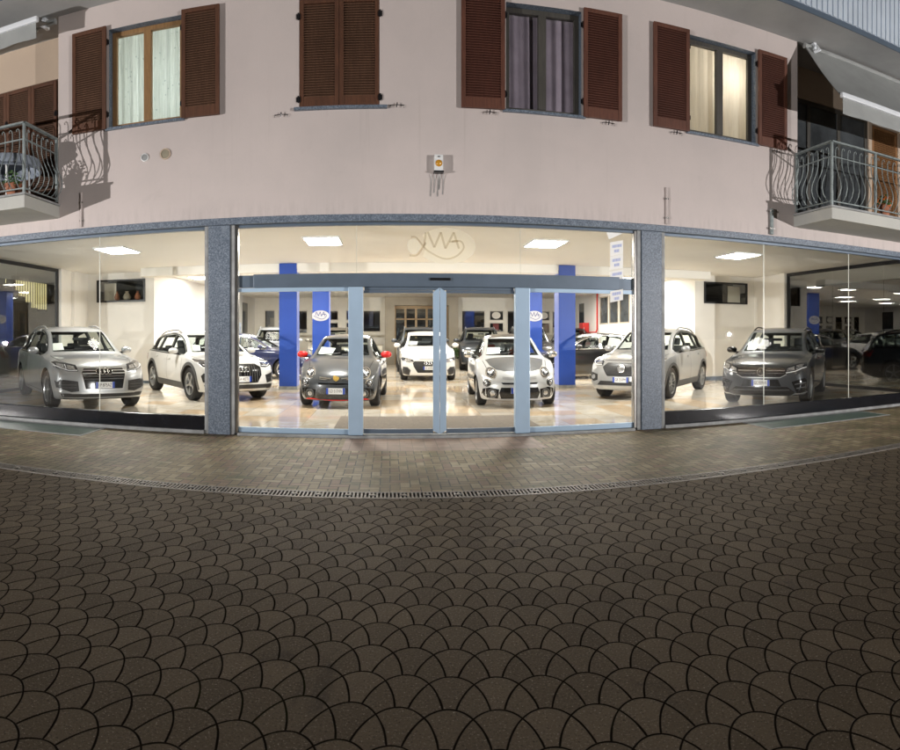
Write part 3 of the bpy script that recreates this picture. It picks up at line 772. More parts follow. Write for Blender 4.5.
balcony(-5.27, -9.2, -1, 'balcony with a covered table behind its bellied wrought iron railing')
balcony(6.79, 11.5, 1, 'balcony with bellied grey railing before dark glazed doors under the steep sloping awning')

# things standing on the left balcony
t = thing('balcony_table', 'round table under a blue grey cover behind the left balcony railing', 'table', (-6.0, -.42, 3.62))
mb = MB(); mb.lathe([(0, .76), (.50, .755), (.555, .735), (.57, .66), (.55, .60), (.585, .56), (.56, .545)], 28, 0, Matrix.Translation((-6.0, -.42, 3.615))); build(mb, 'cover', MT['cloth'], t, smooth=.9)
for a in range(4):
    mb = MB(); px, py = -6.0 + .38 * math.cos(a * PI / 2 + .6), -.42 + .38 * math.sin(a * PI / 2 + .6); mb.tube([(px, py, 3.61), (px * .96 - 6.0 * .04, py * .96 - .42 * .04, 4.3)], .018, 8); build(mb, 'leg', MT['plastic'], t)
for k, (x, y, r, lab) in enumerate(((-5.62, -.78, .13, 'terracotta flower pot with a small green plant behind the corner of the left balcony railing'), (8.18, -.86, .12, 'pot of orange flowers at the front of the right balcony'))):
    t = thing('flower_pot', lab, 'flower pot', (x, y, 3.632))
    mb = MB(); mb.lathe([(0, 0), (r * .7, 0), (r, r * 1.5), (r * 1.1, r * 1.5), (r * 1.1, r * 1.75), (r * .95, r * 1.75), (r * .9, r * 1.4), (0, r * 1.4)], 18, 0, Matrix.Translation((x, y, 3.634))); build(mb, 'pot', MT['terracotta'], t, smooth=.8)
    mb = MB(); rr = random.Random(4 + k)
    for i in range(120):
        a, el, d = rr.uniform(0, 2 * PI), rr.uniform(-.5, 1.4), rr.uniform(.3, 1) * r * 1.5
        c = Vector((x + d * math.cos(a) * math.cos(el), y + d * math.sin(a) * math.cos(el), 3.64 + r * 1.9 + d * math.sin(el)))
        u = Vector((rr.uniform(-1, 1), rr.uniform(-1, 1), rr.uniform(-.4, 1))).normalized() * .035; v = u.cross(Vector((rr.random(), rr.random(), rr.random()))).normalized() * .016
        mb.add([c - u, c + v, c + u, c - v], [(0, 1, 2, 3)], 1 if (k == 1 and rr.random() < .4) else 0)
    build(mb, 'foliage', [MT['leaf'], MT['petal']], t)

# ------------------------------------------------------------------ loggia doors
def dr(name, lab, x0, x1, y, z0, z1):
    o = thing(name, lab, 'balcony door', ((x0 + x1) / 2, y, z0)); return o
# left: closed brown louvred door
mb = MB(); 
xs = [-7.28, -6.73, -6.18, -5.64]
for i in range(3):
    o = louvre_leaf(xs[i] + .003, xs[i + 1] - .003, 3.63, 6.0, .595, .655, MT['brownv'], MT['brown'], 'door_shutter', 'closed brown louvred balcony door shutter'); hinges(o, xs[i + 1] - .01 if i == 2 else xs[i] + .01, (4.3, 5.4), .59)
# right: dark glazed door, then an orange timber door
mb = MB()
for x0, x1 in ((6.98, 7.06), (7.72, 7.80), (8.52, 8.60), (9.30, 9.38)): mb.box(x0, x1, .84, .90, 3.63, 6.15)
mb.box(7.06, 9.30, .845, .895, 6.06, 6.15); mb.box(7.06, 9.30, .845, .895, 3.63, 3.75); o = build(mb, 'balcony_door', MT['darkwood'], B); o['label'] = 'dark glazed balcony door'
mb = MB(); mb.quad((7.06, .87, 3.75), (9.30, .87, 3.75), (9.30, .87, 6.06), (7.06, .87, 6.06)); build(mb, 'pane', MT['darkglass'], o)
mb = MB(); mb.box(6.86, 6.93, .70, .78, 3.63, 6.2); build(mb, 'door_frame', MT['orange'], B)
o = louvre_leaf(9.49, 10.29, 3.63, 6.04, .81, .87, MT['orange'], MT['orange'], 'door_shutter', 'orange timber balcony door shutter')

# ------------------------------------------------------------------ awnings
def awning(xc, xf, sgn, ztop, zbar, p, yb, drop, lab):
    xa, xb = min(xc, xf), max(xc, xf)
    t = thing('awning', lab, 'awning', ((xa + xb) / 2, -p / 2, zbar), 'retractable awnings')
    mb = MB(); n = 24; N = 10
    for th in (0, .012):
        for i in range(n + 1):
            for j in range(N + 1):
                u, v = i / n, j / N; sag = -.05 * math.sin(v * PI) - .012 * math.sin(v * PI) * math.sin(u * 17)
                mb.v.append((xa + (xb - xa) * u, yb + (-p - yb) * v, ztop + (zbar - ztop) * v + sag + th))
    W_ = (n + 1) * (N + 1)
    for i in range(n):
        for j in range(N):
            q = i * (N + 1) + j
            for o_ in (0, W_): mb.f.append((o_ + q, o_ + q + N + 1, o_ + q + N + 2, o_ + q + 1)); mb.mi.append(0)
    build(mb, 'canopy', MT['fabric'], t, smooth=2)
    mb = MB(); mb.box(xa - .02, xb + .02, -p - .075, -p, zbar - .04, zbar + .045); build(mb, 'front_bar', MT['bar'], t, bevel=.018)
    mb = MB(); n = 60
    for th in (0, .006):
        for i in range(n + 1):
            u = i / n
            for v in (0, .5, 1): mb.v.append((xa + .02 + (xb - xa - .04) * u, -p - .035 + .014 * v * math.sin(u * 40) + th, zbar - .042 - drop * v))
    W_ = (n + 1) * 3
    for i in range(n):
        for j in range(2):
            for o_ in (0, W_): mb.f.append((o_ + i * 3 + j, o_ + i * 3 + 3 + j, o_ + i * 3 + 4 + j, o_ + i * 3 + 1 + j)); mb.mi.append(0)
    build(mb, 'valance', MT['fabric'], t, smooth=2)
    mb = MB(); mb.tube([(xa, yb, ztop), (xb, yb, ztop)], .05, 14); build(mb, 'roller', MT['fabric'], t, smooth=.8)
    xe = xc + sgn * .20
    mb = MB(); mb.box(xe - .03, xe + .03, yb - .06, yb + .08, ztop - .07, 6.748); mb.tube([(xe, yb - .02, ztop - .02), (xe - sgn * .06, yb - .13, ztop - .12), (xe - sgn * .02, yb - .20, ztop - .10)], .028, 8); mb.tube([(xe, yb - .2, ztop - .1), (xe, yb - .1, ztop + .02)], .02, 8); build(mb, 'bracket', MT['bar'], t, smooth=.8)
    xi = xc + sgn * .35; e = Vector(((xi + sgn * .45), (yb - p) * .45 - .0, (ztop + zbar) / 2 - .12))
    mb = MB(); mb.tube([(xi, yb, ztop - .06), tuple(e)], .022, 8); mb.tube([tuple(e), (xi + sgn * .05, -p + .02, zbar)], .02, 8); build(mb, 'folding_arm', MT['bar'], t, smooth=.8)
awning(-5.27, -9.0, -1, 6.66, 6.44, .60, -.05, .24, 'grey cloth awning pulled in short, with white front bar, under the eaves on the left')
awning(6.90, 11.4, 1, 6.66, 5.47, 1.10, -.12, .26, 'grey cloth awning let down steeply, with white front bar, over the right balcony')

# ------------------------------------------------------------------ showroom shell
CZ = 3.35; XA, XB = -9.0, 11.3; RA, RB = -6.8, 9.1; YB = 22.0
def struct(name, mb, m): return tag(build(mb, name, m), kind='structure')
mb = MB(); mb.quad((-12, .141, .05), (15, .141, .05), (15, YB + 4, .05), (-12, YB + 4, .05)); struct('showroom_floor', mb, MT['marble'])
mb = MB(); mb.box(-12, 15, .1, YB + 4, CZ, CZ + .1); struct('ceiling', mb, MT['ceil'])
mb = MB(); mb.box(RA - .0, RB + .0, 7.2, 7.7, 3.12, CZ - .002); struct('ceiling_beam', mb, MT['ceil'])
def walls(name, segs, m=None, z1=CZ):
    mb = MB()
    for (xa, ya, xb, yb) in segs: mb.quad((xa, ya, .05), (xb, yb, .05), (xb, yb, z1), (xa, ya, z1))
    return struct(name, mb, m or MT['white'])
def wall_hole(mb, P, Q, holes, z0=.05, z1=CZ, depth=.12, mi=0):
    """wall from P to Q on plan with holes (s0, s1, z0, z1) along it"""
    P, Q = Vector((*P, 0)), Vector((*Q, 0)); L = (Q - P).length; d = (Q - P).normalized()
    ss = sorted({0, L, *[h[0] for h in holes], *[h[1] for h in holes]}); zs = sorted({z0, z1, *[h[2] for h in holes], *[h[3] for h in holes]})
    at = lambda s, z: tuple(P + d * s + Vector((0, 0, z)))
    for i in range(len(ss) - 1):
        for j in range(len(zs) - 1):
            c = ((ss[i] + ss[i + 1]) / 2, (zs[j] + zs[j + 1]) / 2)
            if any(h[0] < c[0] < h[1] and h[2] < c[1] < h[3] for h in holes): continue
            mb.quad(at(ss[i], zs[j]), at(ss[i + 1], zs[j]), at(ss[i + 1], zs[j + 1]), at(ss[i], zs[j + 1]), mi)
mb = MB(); wall_hole(mb, (XA, 8.2), (RA, 8.2), [(.32, 1.92, 2.47, 3.15)]); wall_hole(mb, (XA, 6.35), (XA, 8.2), []); mb.box(XA, XA + .12, 6.35, 6.6, .05, CZ - .003); mb.box(XA + .001, XA + .10, 7.15, 7.55, .05, CZ - .003); mb.quad((RA, 8.2, .05), (RA, YB, .05), (RA, YB, CZ), (RA, 8.2, CZ))
struct('showroom_wall', mb, MT['white'])
mb = MB(); wall_hole(mb, (RB, 8.2), (XB, 8.2), [(.32, 1.92, 2.47, 3.15)]); wall_hole(mb, (XB, 6.35), (XB, 8.2), []); mb.box(XB - .12, XB, 6.35, 6.6, .05, CZ - .003)
wall_hole(mb, (RB, 8.2), (RB, YB), [(5.4, 6.5, 1.95, 3.15), (6.62, 7.7, 1.95, 3.15), (7.82, 8.9, 1.95, 3.15), (11.2, 12.0, 1.3, 3.0)])
struct('showroom_wall', mb, MT['white'])
mb = MB(); mb.box(RB + .01, XB - .13, 8.17, 8.198, .051, .17); mb.box(XA + .01, RA - .0, 8.17, 8.198, .051, .12); struct('skirting', mb, MT['alud'])
# high little windows of the side rooms
for xa, lab in ((XA + .32, 'black framed high window with ornaments on its ledge in the left showroom wall'), (RB + .32, 'black framed high window with a lit room behind in the right showroom wall')):
    t = thing('interior_window', lab, 'window', (xa + .8, 8.2, 2.47), 'high interior windows'); x1 = xa + 1.6; z0, z1 = 2.47, 3.15
    mb = MB(); mb.box(xa, x1, 8.16, 8.24, z0, z0 + .05); mb.box(xa, x1, 8.16, 8.24, z1 - .05, z1); mb.box(xa, xa + .05, 8.16, 8.24, z0 + .05, z1 - .05); mb.box(x1 - .05, x1, 8.16, 8.24, z0 + .05, z1 - .05); build(mb, 'frame', MT['black'], t)
    mb = MB(); mb.quad((xa + .05, 8.2, z0 + .05), (x1 - .05, 8.2, z0 + .05), (x1 - .05, 8.2, z1 - .05), (xa + .05, 8.2, z1 - .05)); build(mb, 'pane', MT['winglass'], t)
    mb = MB(); mb.box(xa - .2, x1 + .2, 9.4, 9.41, z0 - .3, z1 + .2); mb.box(xa - .2, x1 + .2, 8.25, 9.4, z1 + .1, z1 + .2); build(mb, 'dark_room', MT['darkglass'], t)
    mb = MB(); q = (xa + .1, xa + .5) if xa < 0 else (x1 - .55, x1 - .08); mb.box(q[0], q[1], 8.5, 8.52, z0, z1 - .08); build(mb, 'pale_panel', MT['counter'], t)
    if xa < 0:
        for dx, s in ((.62, .8), (.95, 1.2), (1.3, .9)):
            mb = MB(); mb.lathe([(0, 0), (.08 * s, .02), (.11 * s, .10), (.07 * s, .19), (.03 * s, .24), (.05 * s, .28)], 12, 0, Matrix.Translation((xa + dx, 8.32, z0 + .05))); build(mb, 'ornament', MT['terracotta'] if s < 1 else MT['taupe'], t, smooth=1)
# glazed side walls
def side(x, lab, m):
    t = thing('glazed_side_wall', lab, 'glass wall', (x, 3.2, .05), 'glazed ends of the showroom')
    mb = MB(); a, b = x - .03, x + .03
    for y in (.15, 6.27): mb.box(a, b, y, y + .08, .05, CZ - .01)
    mb.box(a, b, .231, 6.269, CZ - .10, CZ - .01); mb.box(a, b, .231, 6.269, .05, .13); build(mb, 'frame', MT['black'], t)
    for y0, y1 in ((.232, 2.245), (2.255, 4.245), (4.255, 6.268)):
        mb = MB(); mb.quad((x, y0, .131), (x, y1, .131), (x, y1, CZ - .101), (x, y0, CZ - .101)); build(mb, 'pane', MT['sideglass'], t)
side(XA, 'black framed glass side wall reflecting the room, at the left end of the showroom', 0)
side(XB, 'black framed glass side wall mirroring the dark grey car, at the right end of the showroom', 0)

# ceiling lights
def panel(x, y, lab):
    t = thing('ceiling_light', lab, 'ceiling light', (x, y, CZ), 'square ceiling panels')
    mb = MB(); a, b = .36, .50
    for q in ((x - a, x + a, y - b, y - b + .03), (x - a, x + a, y + b - .03, y + b), (x - a, x - a + .03, y - b + .03, y + b - .03), (x + a - .03, x + a, y - b + .03, y + b - .03)): mb.box(*q, CZ - .035, CZ - .001)
    build(mb, 'frame', MT['plastic'], t)
    mb = MB(); mb.quad((x - a + .03, y - b + .03, CZ - .028), (x - a + .03, y + b - .03, CZ - .028), (x + a - .03, y + b - .03, CZ - .028), (x + a - .03, y - b + .03, CZ - .028)); build(mb, 'diffuser', MT['frontpanel' if y < 5 else 'panel'], t)
for x, y, lab in ((-5.8, 3.5, 'lit square ceiling panel over the silver SUV'), (-1.32, 3.35, 'lit square ceiling panel over the grey hatchback with red mirrors'), (3.13, 3.4, 'lit square ceiling panel over the white hatchback with grey bonnet'), (7.75, 3.5, 'lit square ceiling panel over the dark grey SUV'),
                  (-6.0, 10.4, 'small looking lit ceiling panel deeper in the room above the white SUV'), (8.45, 10.2, 'small looking lit ceiling panel deeper in the room above the light grey SUV'),
                  ):
    panel(x, y, lab)
for y in (9.8, 13.8, 16.4):  # added rows, hidden by the header, to brighten the rear of the showroom
    for x in (-5.0, -3.2, -.2, 2.4, 5.6, 7.4): panel(x, y, 'lit panel of the ceiling grid deep in the room, behind the door header')

# blue columns
def column(x, y, w_, d, lab, logo):
    t = thing('column', lab, 'column', (x, y, .05), 'blue columns')
    mb = MB(); mb.box(x - w_ / 2, x + w_ / 2, y - d / 2, y + d / 2, .13, CZ - .003); build(mb, 'shaft', MT['blue'], t, bevel=.006)
    mb = MB(); mb.box(x - w_ / 2 - .012, x + w_ / 2 + .012, y - d / 2 - .012, y + d / 2 + .012, .051, .129); build(mb, 'plinth', MT['stone'], t)
    s = 1 if x < 0 else -1; xe = x + s * (w_ / 2 + .004)
    mb = MB(); mb.box(min(xe, xe + s * .006), max(xe, xe + s * .006), y - d / 2 + .01, y + d / 2 - .01, .14, CZ - .15); build(mb, 'side_panel', MT['blueedge'], t)
    if logo:
        emblem(x, 2.15, .31, y - d / 2 - .024, t, MT['signwhite'], MT['signblue'], full=False)
    return t
column(-2.66, 7.4, .46, .46, 'front blue square column between the white SUV and the grey hatchback', False)
column(4.70, 7.4, .46, .46, 'front blue square column right of the white hatchback with grey bonnet', False)
column(-2.42, 13.0, .58, .5, 'rear blue column with white oval emblem, behind the grey hatchback', True)
column(5.10, 13.0, .58, .5, 'rear blue column with white oval emblem, partly behind the right door post', True)
# floor mat
mb = MB(); mb.box(-.85, 2.3, .42, 1.85, .051, .062); o = build(mb, 'door_mat', MT['matt'], bevel=.004); tag(o, 'taupe entrance mat lying inside the closed glass door', 'mat')

# ------------------------------------------------------------------ back of the room: glazed offices and portal
W = thing('office_partition', 'cream partition with dark office windows across the back of the showroom', 'partition', (1.1, YB, .05))
PX0, PX1 = -.25, 3.35
holes = []
segs = [(RA, PX0), (PX1, RB)]
wins = [(-6.3, -5.75, 1.55, 2.75), (-5.6, -4.9, 2.2, 2.72), (-5.6, -4.9, 1.55, 2.12), (-4.75, -4.1, 1.55, 2.72), (-3.9, -3.3, 2.2, 2.72), (-3.9, -3.3, 1.55, 2.12), (-3.1, -2.55, 2.2, 2.72), (-3.1, -2.55, 1.55, 2.12), (-2.2, -1.5, 2.2, 2.72), (-2.2, -1.5, 1.55, 2.12), (-1.35, -.45, 1.62, 2.72),
        (3.55, 4.75, 1.62, 2.72), (4.95, 5.7, 2.2, 2.72), (4.95, 5.7, 1.62, 2.12), (5.85, 6.5, 1.55, 2.72), (6.62, 7.2, 1.55, 2.72), (7.4, 8.1, 2.2, 2.72), (7.4, 8.1, 1.55, 2.12), (8.2, 8.9, 1.55, 2.72)]
mb = MB()
for a, b in segs: wall_hole(mb, (a, YB), (b, YB), [(w_[0] - a, w_[1] - a, w_[2], w_[3]) for w_ in wins if a <= w_[0] and w_[1] <= b])
build(mb, 'wall', MT['cream'], W)
rr = random.Random(2)
for a, b, c, d in wins:
    mb = MB(); f = .045
    mb.box(a, b, YB - .03, YB + .03, c, c + f); mb.box(a, b, YB - .03, YB + .03, d - f, d); mb.box(a, a + f, YB - .03, YB + .03, c + f, d - f); mb.box(b - f, b, YB - .03, YB + .03, c + f, d - f)
    o = build(mb, 'window', MT['counter'], W)
    mb = MB(); mb.quad((a + f, YB + .01, c + f), (b - f, YB + .01, c + f), (b - f, YB + .01, d - f), (a + f, YB + .01, d - f)); build(mb, 'pane', MT['winglass'], o)
# contents of the offices behind the panes
mb = MB(); mb.box(RA, RB, YB + 3.0, YB + 3.02, .05, CZ); build(mb, 'office_back', simple('dim_office_wall', (.16, .17, .18), .8, var=.3, scale=1.2), W)
offm = [MT['taupe'], MT['darkglass'], MT['cream'], MT['alud'], simple('navy_cabinet', (.03, .04, .09), .5)]
for i in range(34):
    x = rr.uniform(RA + .3, RB - .3)
    if PX0 - .3 < x < PX1 + .3: continue
    s = rr.uniform(.15, .5); z = rr.uniform(1.2, 2.3); mb = MB(); mb.box(x - s / 2, x + s / 2, YB + .5 + rr.random() * 1.8, YB + 2.5, z, z + rr.uniform(.25, .9)); build(mb, 'office_cabinet', offm[i % 5], W)
for x, z in ((-3.6, 2.47), (5.3, 2.47), (7.75, 2.47), (-5.25, 2.47)):
    mb = MB(); mb.lathe([(0, .0), (.20, 0), (.22, .02)], 24, 0, Matrix.Translation((x, YB - .05, z)) @ Matrix.Rotation(R(90), 4, 'X') @ Matrix.Scale(.8, 4, (0, 1, 0))); build(mb, 'round_emblem', MT['cream'], W)
mb = MB(); mb.box(5.15, 5.45, YB + .02, YB + .05, 1.72, 2.06); build(mb, 'red_picture', simple('dull_red_print', (.28, .06, .06), .6), W)
mb = MB(); mb.box(RA + .02, PX0 - .1, YB - .28, YB - .05, 1.46, 1.51); mb.box(PX1 + .1, RB - .02, YB - .28, YB - .05, 1.46, 1.51); build(mb, 'ledge', MT['counter'], W)
Pm = thing('entrance_portal', 'taupe portal with wooden framed glass doors in the middle of the back wall', 'portal', ((PX0 + PX1) / 2, YB, .05))
mb = MB(); y = YB - .5
mb.box(PX0, PX0 + .48, y, YB + .1, .051, CZ - .004); mb.box(PX1 - .48, PX1, y, YB + .1, .051, CZ - .004); mb.box(PX0 + .481, PX1 - .481, y, YB + .1, 2.93, CZ - .004); build(mb, 'surround', MT['taupe'], Pm)
x = PX0 + .49; n = 5; p = (PX1 - PX0 - .98) / n
mb = MB(); mb.box(PX0 + .481, PX1 - .481, YB - .1, YB, 2.78, 2.925); mb.box(PX0 + .481, PX1 - .481, YB - .1, YB, 2.24, 2.30)
for i in range(n + 1): mb.box(x + i * p - .05, x + i * p + .05, YB - .1, YB - .002, .051, 2.779)
build(mb, 'timber_frame', MT['palewood'], Pm)
mb = MB(); mb.quad((x, YB - .03, .06), (x + n * p, YB - .03, .06), (x + n * p, YB - .03, 2.78), (x, YB - .03, 2.78)); build(mb, 'door_glass', MT['winglass'], Pm)
mb = MB(); mb.box(PX0, PX1, YB + 2.0, YB + 2.02, .05, CZ); build(mb, 'dim_lobby', MT['darkglass'], Pm)

# windows in the right hand wall, red pipe, reel box
t = thing('ribbon_window', 'row of three dark windows in the right showroom wall beside the red pipe', 'window', (RB, 15, 1.95))
for s0, s1, z0, z1 in ((5.4, 6.5, 1.95, 3.15), (6.62, 7.7, 1.95, 3.15), (7.82, 8.9, 1.95, 3.15)):
    a, b = 8.2 + s0, 8.2 + s1; mb = MB(); mb.box(RB - .02, RB + .05, a, b, z0, z0 + .05); mb.box(RB - .02, RB + .05, a, b, z1 - .05, z1); mb.box(RB - .02, RB + .05, a, a + .05, z0 + .05, z1 - .05); mb.box(RB - .02, RB + .05, b - .05, b, z0 + .05, z1 - .05); o = build(mb, 'frame', MT['taupe'], t)
    mb = MB(); mb.quad((RB + .02, a, z0), (RB + .02, b, z0), (RB + .02, b, z1), (RB + .02, a, z1)); build(mb, 'pane', MT['darkglass'], o)
t = thing('narrow_window', 'tall narrow black window in the right wall left of the red pipe', 'window', (RB, 19.8, 1.3)); mb = MB(); mb.box(RB, RB + .05, 19.4, 20.2, 1.3, 3.0); build(mb, 'pane', MT['darkglass'], t)
t = thing('narrow_window', 'tall narrow black window in the left wall above the grey board', 'window', (RA, 19.8, 1.3)); mb = MB(); mb.box(RA - .01, RA + .02, 19.3, 20.3, 1.3, 3.0); build(mb, 'pane', MT['darkglass'], t)
t = thing('fire_pipe', 'red fire hose pipe bent down the right wall to a red box', 'pipe', (RB - .1, 17.3, 1.55))
mb = MB(); mb.tube([(RB - .07, 17.3, 3.34), (RB - .07, 17.3, 1.72), (RB - .10, 17.34, 1.62), (RB - .12, 17.5, 1.60), (RB - .12, 18.6, 1.60)], .035, 8); build(mb, 'pipe', MT['redpipe'], t, smooth=1)
mb = MB(); mb.box(RB - .32, RB - .01, 18.6, 19.2, 1.45, 2.05); build(mb, 'hose_box', MT['redpipe'], t, bevel=.02)
t = thing('notice_board', 'grey upright information board above the roof of the blue car', 'board', (-5.9, 14.2, .05))
mb = MB(); mb.box(-6.15, -5.62, 14.18, 14.22, 1.15, 1.95); build(mb, 'board', MT['cloth'], t, bevel=.01)
mb = MB(); mb.box(-5.91, -5.86, 14.18, 14.22, .09, 1.149); mb.box(-6.1, -5.67, 14.05, 14.35, .052, .09); build(mb, 'stand', MT['steel'], t)
mb = MB()
for i in range(4): mb.quad((-6.08, 14.175, 1.82 - i * .11), (-5.75 - .08 * (i % 2), 14.175, 1.82 - i * .11), (-5.75 - .08 * (i % 2), 14.175, 1.85 - i * .11), (-6.08, 14.175, 1.85 - i * .11))
build(mb, 'print', MT['alud'], t)
t = thing('brochure_rack', 'thin black wire brochure rack before the cream counter at the back', 'rack', (3.75, 18.4, .05))
mb = MB()
for x in (3.5, 3.65, 3.85, 4.0): mb.tube([(x, 18.4, .06), (x, 18.4, 1.38)], .014, 6)
for z in (.1, .5, .8, 1.1): mb.tube([(3.5, 18.4, z), (4.0, 18.4, z)], .014, 6); mb.box(3.5, 4.0, 18.3, 18.39, z + .015, z + .03)
build(mb, 'wire_frame', MT['black'], t)
t = thing('planter', 'low planter of dark green leaves beside the brochure rack', 'planter', (3.2, 18.0, .05))
mb = MB(); mb.box(2.7, 3.45, 17.8, 18.2, .052, .45); build(mb, 'trough', MT['taupe'], t, bevel=.01)
mb = MB(); rr = random.Random(5)
for i in range(240):
    c = Vector((rr.uniform(2.65, 3.5), rr.uniform(17.75, 18.25), rr.uniform(.45, .92))); u = Vector((rr.uniform(-1, 1), rr.uniform(-1, 1), rr.uniform(-.3, 1))).normalized() * .08; v = u.cross(Vector((rr.random(), rr.random(), rr.random()))).normalized() * .03
    mb.add([c - u, c + v, c + u, c - v], [(0, 1, 2, 3)])
build(mb, 'foliage', MT['leaf'], t)
for x, lab in ((-1.2, 'cream reception desk left of the entrance portal'), (5.0, 'cream reception desk right of the entrance portal')):
    t = thing('reception_desk', lab, 'desk', (x, 20.6, .05), 'reception desks'); mb = MB(); mb.box(x - .85, x + .85, 20.3, 20.9, .052, 1.0); build(mb, 'body', MT['counter'], t, bevel=.01); mb = MB(); mb.box(x - .9, x + .9, 20.25, 20.95, 1.001, 1.04); build(mb, 'top', MT['taupe'], t, bevel=.008)

# ------------------------------------------------------------------ neighbour seen through the left glass
N_ = thing('neighbour_house', 'neighbouring house with a yellow lit curtained window, seen through the left glass wall', 'house', (-14.5, 10, 0))
mb = MB(); mb.box(-18, -14.5, 4, 22, 0, 7); build(mb, 'wall', MT['concrete'], N_)
for y0, y1, z0, z1 in ((12.2, 14.6, 2.6, 4.05), (10.5, 11.5, 3.3, 4.05)):
    mb = MB(); mb.box(-14.497, -14.44, y0 - .08, y1 + .08, z0 - .08, z1 + .08); o = build(mb, 'window', MT['darkwood'], N_)
    mb = MB(); n = 60
    for i in range(n + 1): mb.v += [(-14.43 + .02 * math.sin(i * 1.3), y0 + (y1 - y0) * i / n, z0), (-14.43 + .02 * math.sin(i * 1.3 + .4), y0 + (y1 - y0) * i / n, z1)]
    for i in range(n): mb.f.append((2 * i, 2 * i + 2, 2 * i + 3, 2 * i + 1)); mb.mi.append(0)
    build(mb, 'curtain', MT['yellowlamp'], o)
t = thing('outside_stair', 'dark outside stair rising before the neighbouring lit window', 'stair', (-13, 10, 0)); mb = MB()
for i in range(9): mb.box(-13.6, -12.7, 8.6 + i * .42, 8.6 + (i + 1) * .42 - .002, 0, 3.5 - i * .2)
build(mb, 'steps', MT['concrete'], t)
t = thing('garden_bush', 'leafy shrub outside the left glass wall', 'shrub', (-11.4, 5.0, 0)); mb = MB(); rr = random.Random(11)
for i in range(1500):
    a, el, d = rr.uniform(0, 2 * PI), rr.uniform(-1.2, 1.5), (rr.random() ** .5) * .9 * (1 + .25 * math.sin(i))
    c = Vector((-11.4 + d * math.cos(a) * math.cos(el) * .8, 5.0 + d * math.sin(a) * math.cos(el) * 1.3, 1.05 + d * math.sin(el))); u = Vector((rr.uniform(-1, 1), rr.uniform(-1, 1), rr.uniform(-.4, 1))).normalized() * .07; v = u.cross(Vector((rr.random(), rr.random(), rr.random()))).normalized() * .03
    mb.add([c - u, c + v, c + u, c - v], [(0, 1, 2, 3)])
mb2 = MB(); mb2.tube([(-11.4, 5.0, 0), (-11.4, 5.0, .8)], .05, 8); build(mb2, 'stem', MT['brown'], t); build(mb, 'foliage', MT['leaf'], t)

# ------------------------------------------------------------------ the two low floodlights behind the photographer
for x, y, z, lab in ((-14.2, -11.0, 1.15, 'low floodlight on a short post behind the camera to the left'), (13.9, -14.0, 1.5, 'low floodlight on a short post behind the camera to the right')):
    t = thing('floodlight', lab, 'floodlight', (x, y, 0), 'floodlights lighting the front')
    d = (Vector((.7, 0, 2.5)) - Vector((x, y, z))).normalized(); Q = Matrix.Translation((x, y, z)) @ d.to_track_quat('Z', 'Y').to_matrix().to_4x4()
    mb = MB(); mb.tube([(x, y, 0), (x, y, z - .16)], .045, 10); build(mb, 'post', MT['black'], t)
    mb = MB(); mb.box(-.15, .15, -.12, .12, -.14, -.03, 0, Q); build(mb, 'housing', MT['black'], t, bevel=.01)
    mb = MB(); mb.box(-.16, .16, -.015, -.007, -.02, .30, 0, Q); build(mb, 'hood', MT['black'], t)  # plate added below the beam to keep lamp light off the paving
    mb = MB(); mb.add([tuple(Q @ Vector(p)) for p in ((-.06, -.006, -.018), (.06, -.006, -.018), (.06, .05, -.018), (-.06, .05, -.018))], [(0, 1, 2, 3)]); build(mb, 'led', MT['flood'], t)
    lamp(tuple(Vector((x, y, z)) + d * .12), 8200 if x < 0 else 8200, .05, (1, .955, .93))
# ------------------------------------------------------------------ cars
def pchip(P, x):
    P = np.array(P, float); X, Y = P[:, 0], P[:, 1]; h = np.diff(X); d = np.diff(Y) / h; n = len(X); m = np.zeros(n)
    for i in range(1, n - 1):
        if d[i - 1] * d[i] > 0:
            w1, w2 = 2 * h[i] + h[i - 1], h[i] + 2 * h[i - 1]; m[i] = (w1 + w2) / (w1 / d[i - 1] + w2 / d[i])
    m[0], m[-1] = d[0], d[-1]
    x = np.clip(np.asarray(x, float), X[0], X[-1]); k = np.clip(np.searchsorted(X, x) - 1, 0, n - 2)
    t = (x - X[k]) / h[k]
    return (2 * t**3 - 3 * t**2 + 1) * Y[k] + (t**3 - 2 * t**2 + t) * h[k] * m[k] + (-2 * t**3 + 3 * t**2) * Y[k + 1] + (t**3 - t**2) * h[k] * m[k + 1]

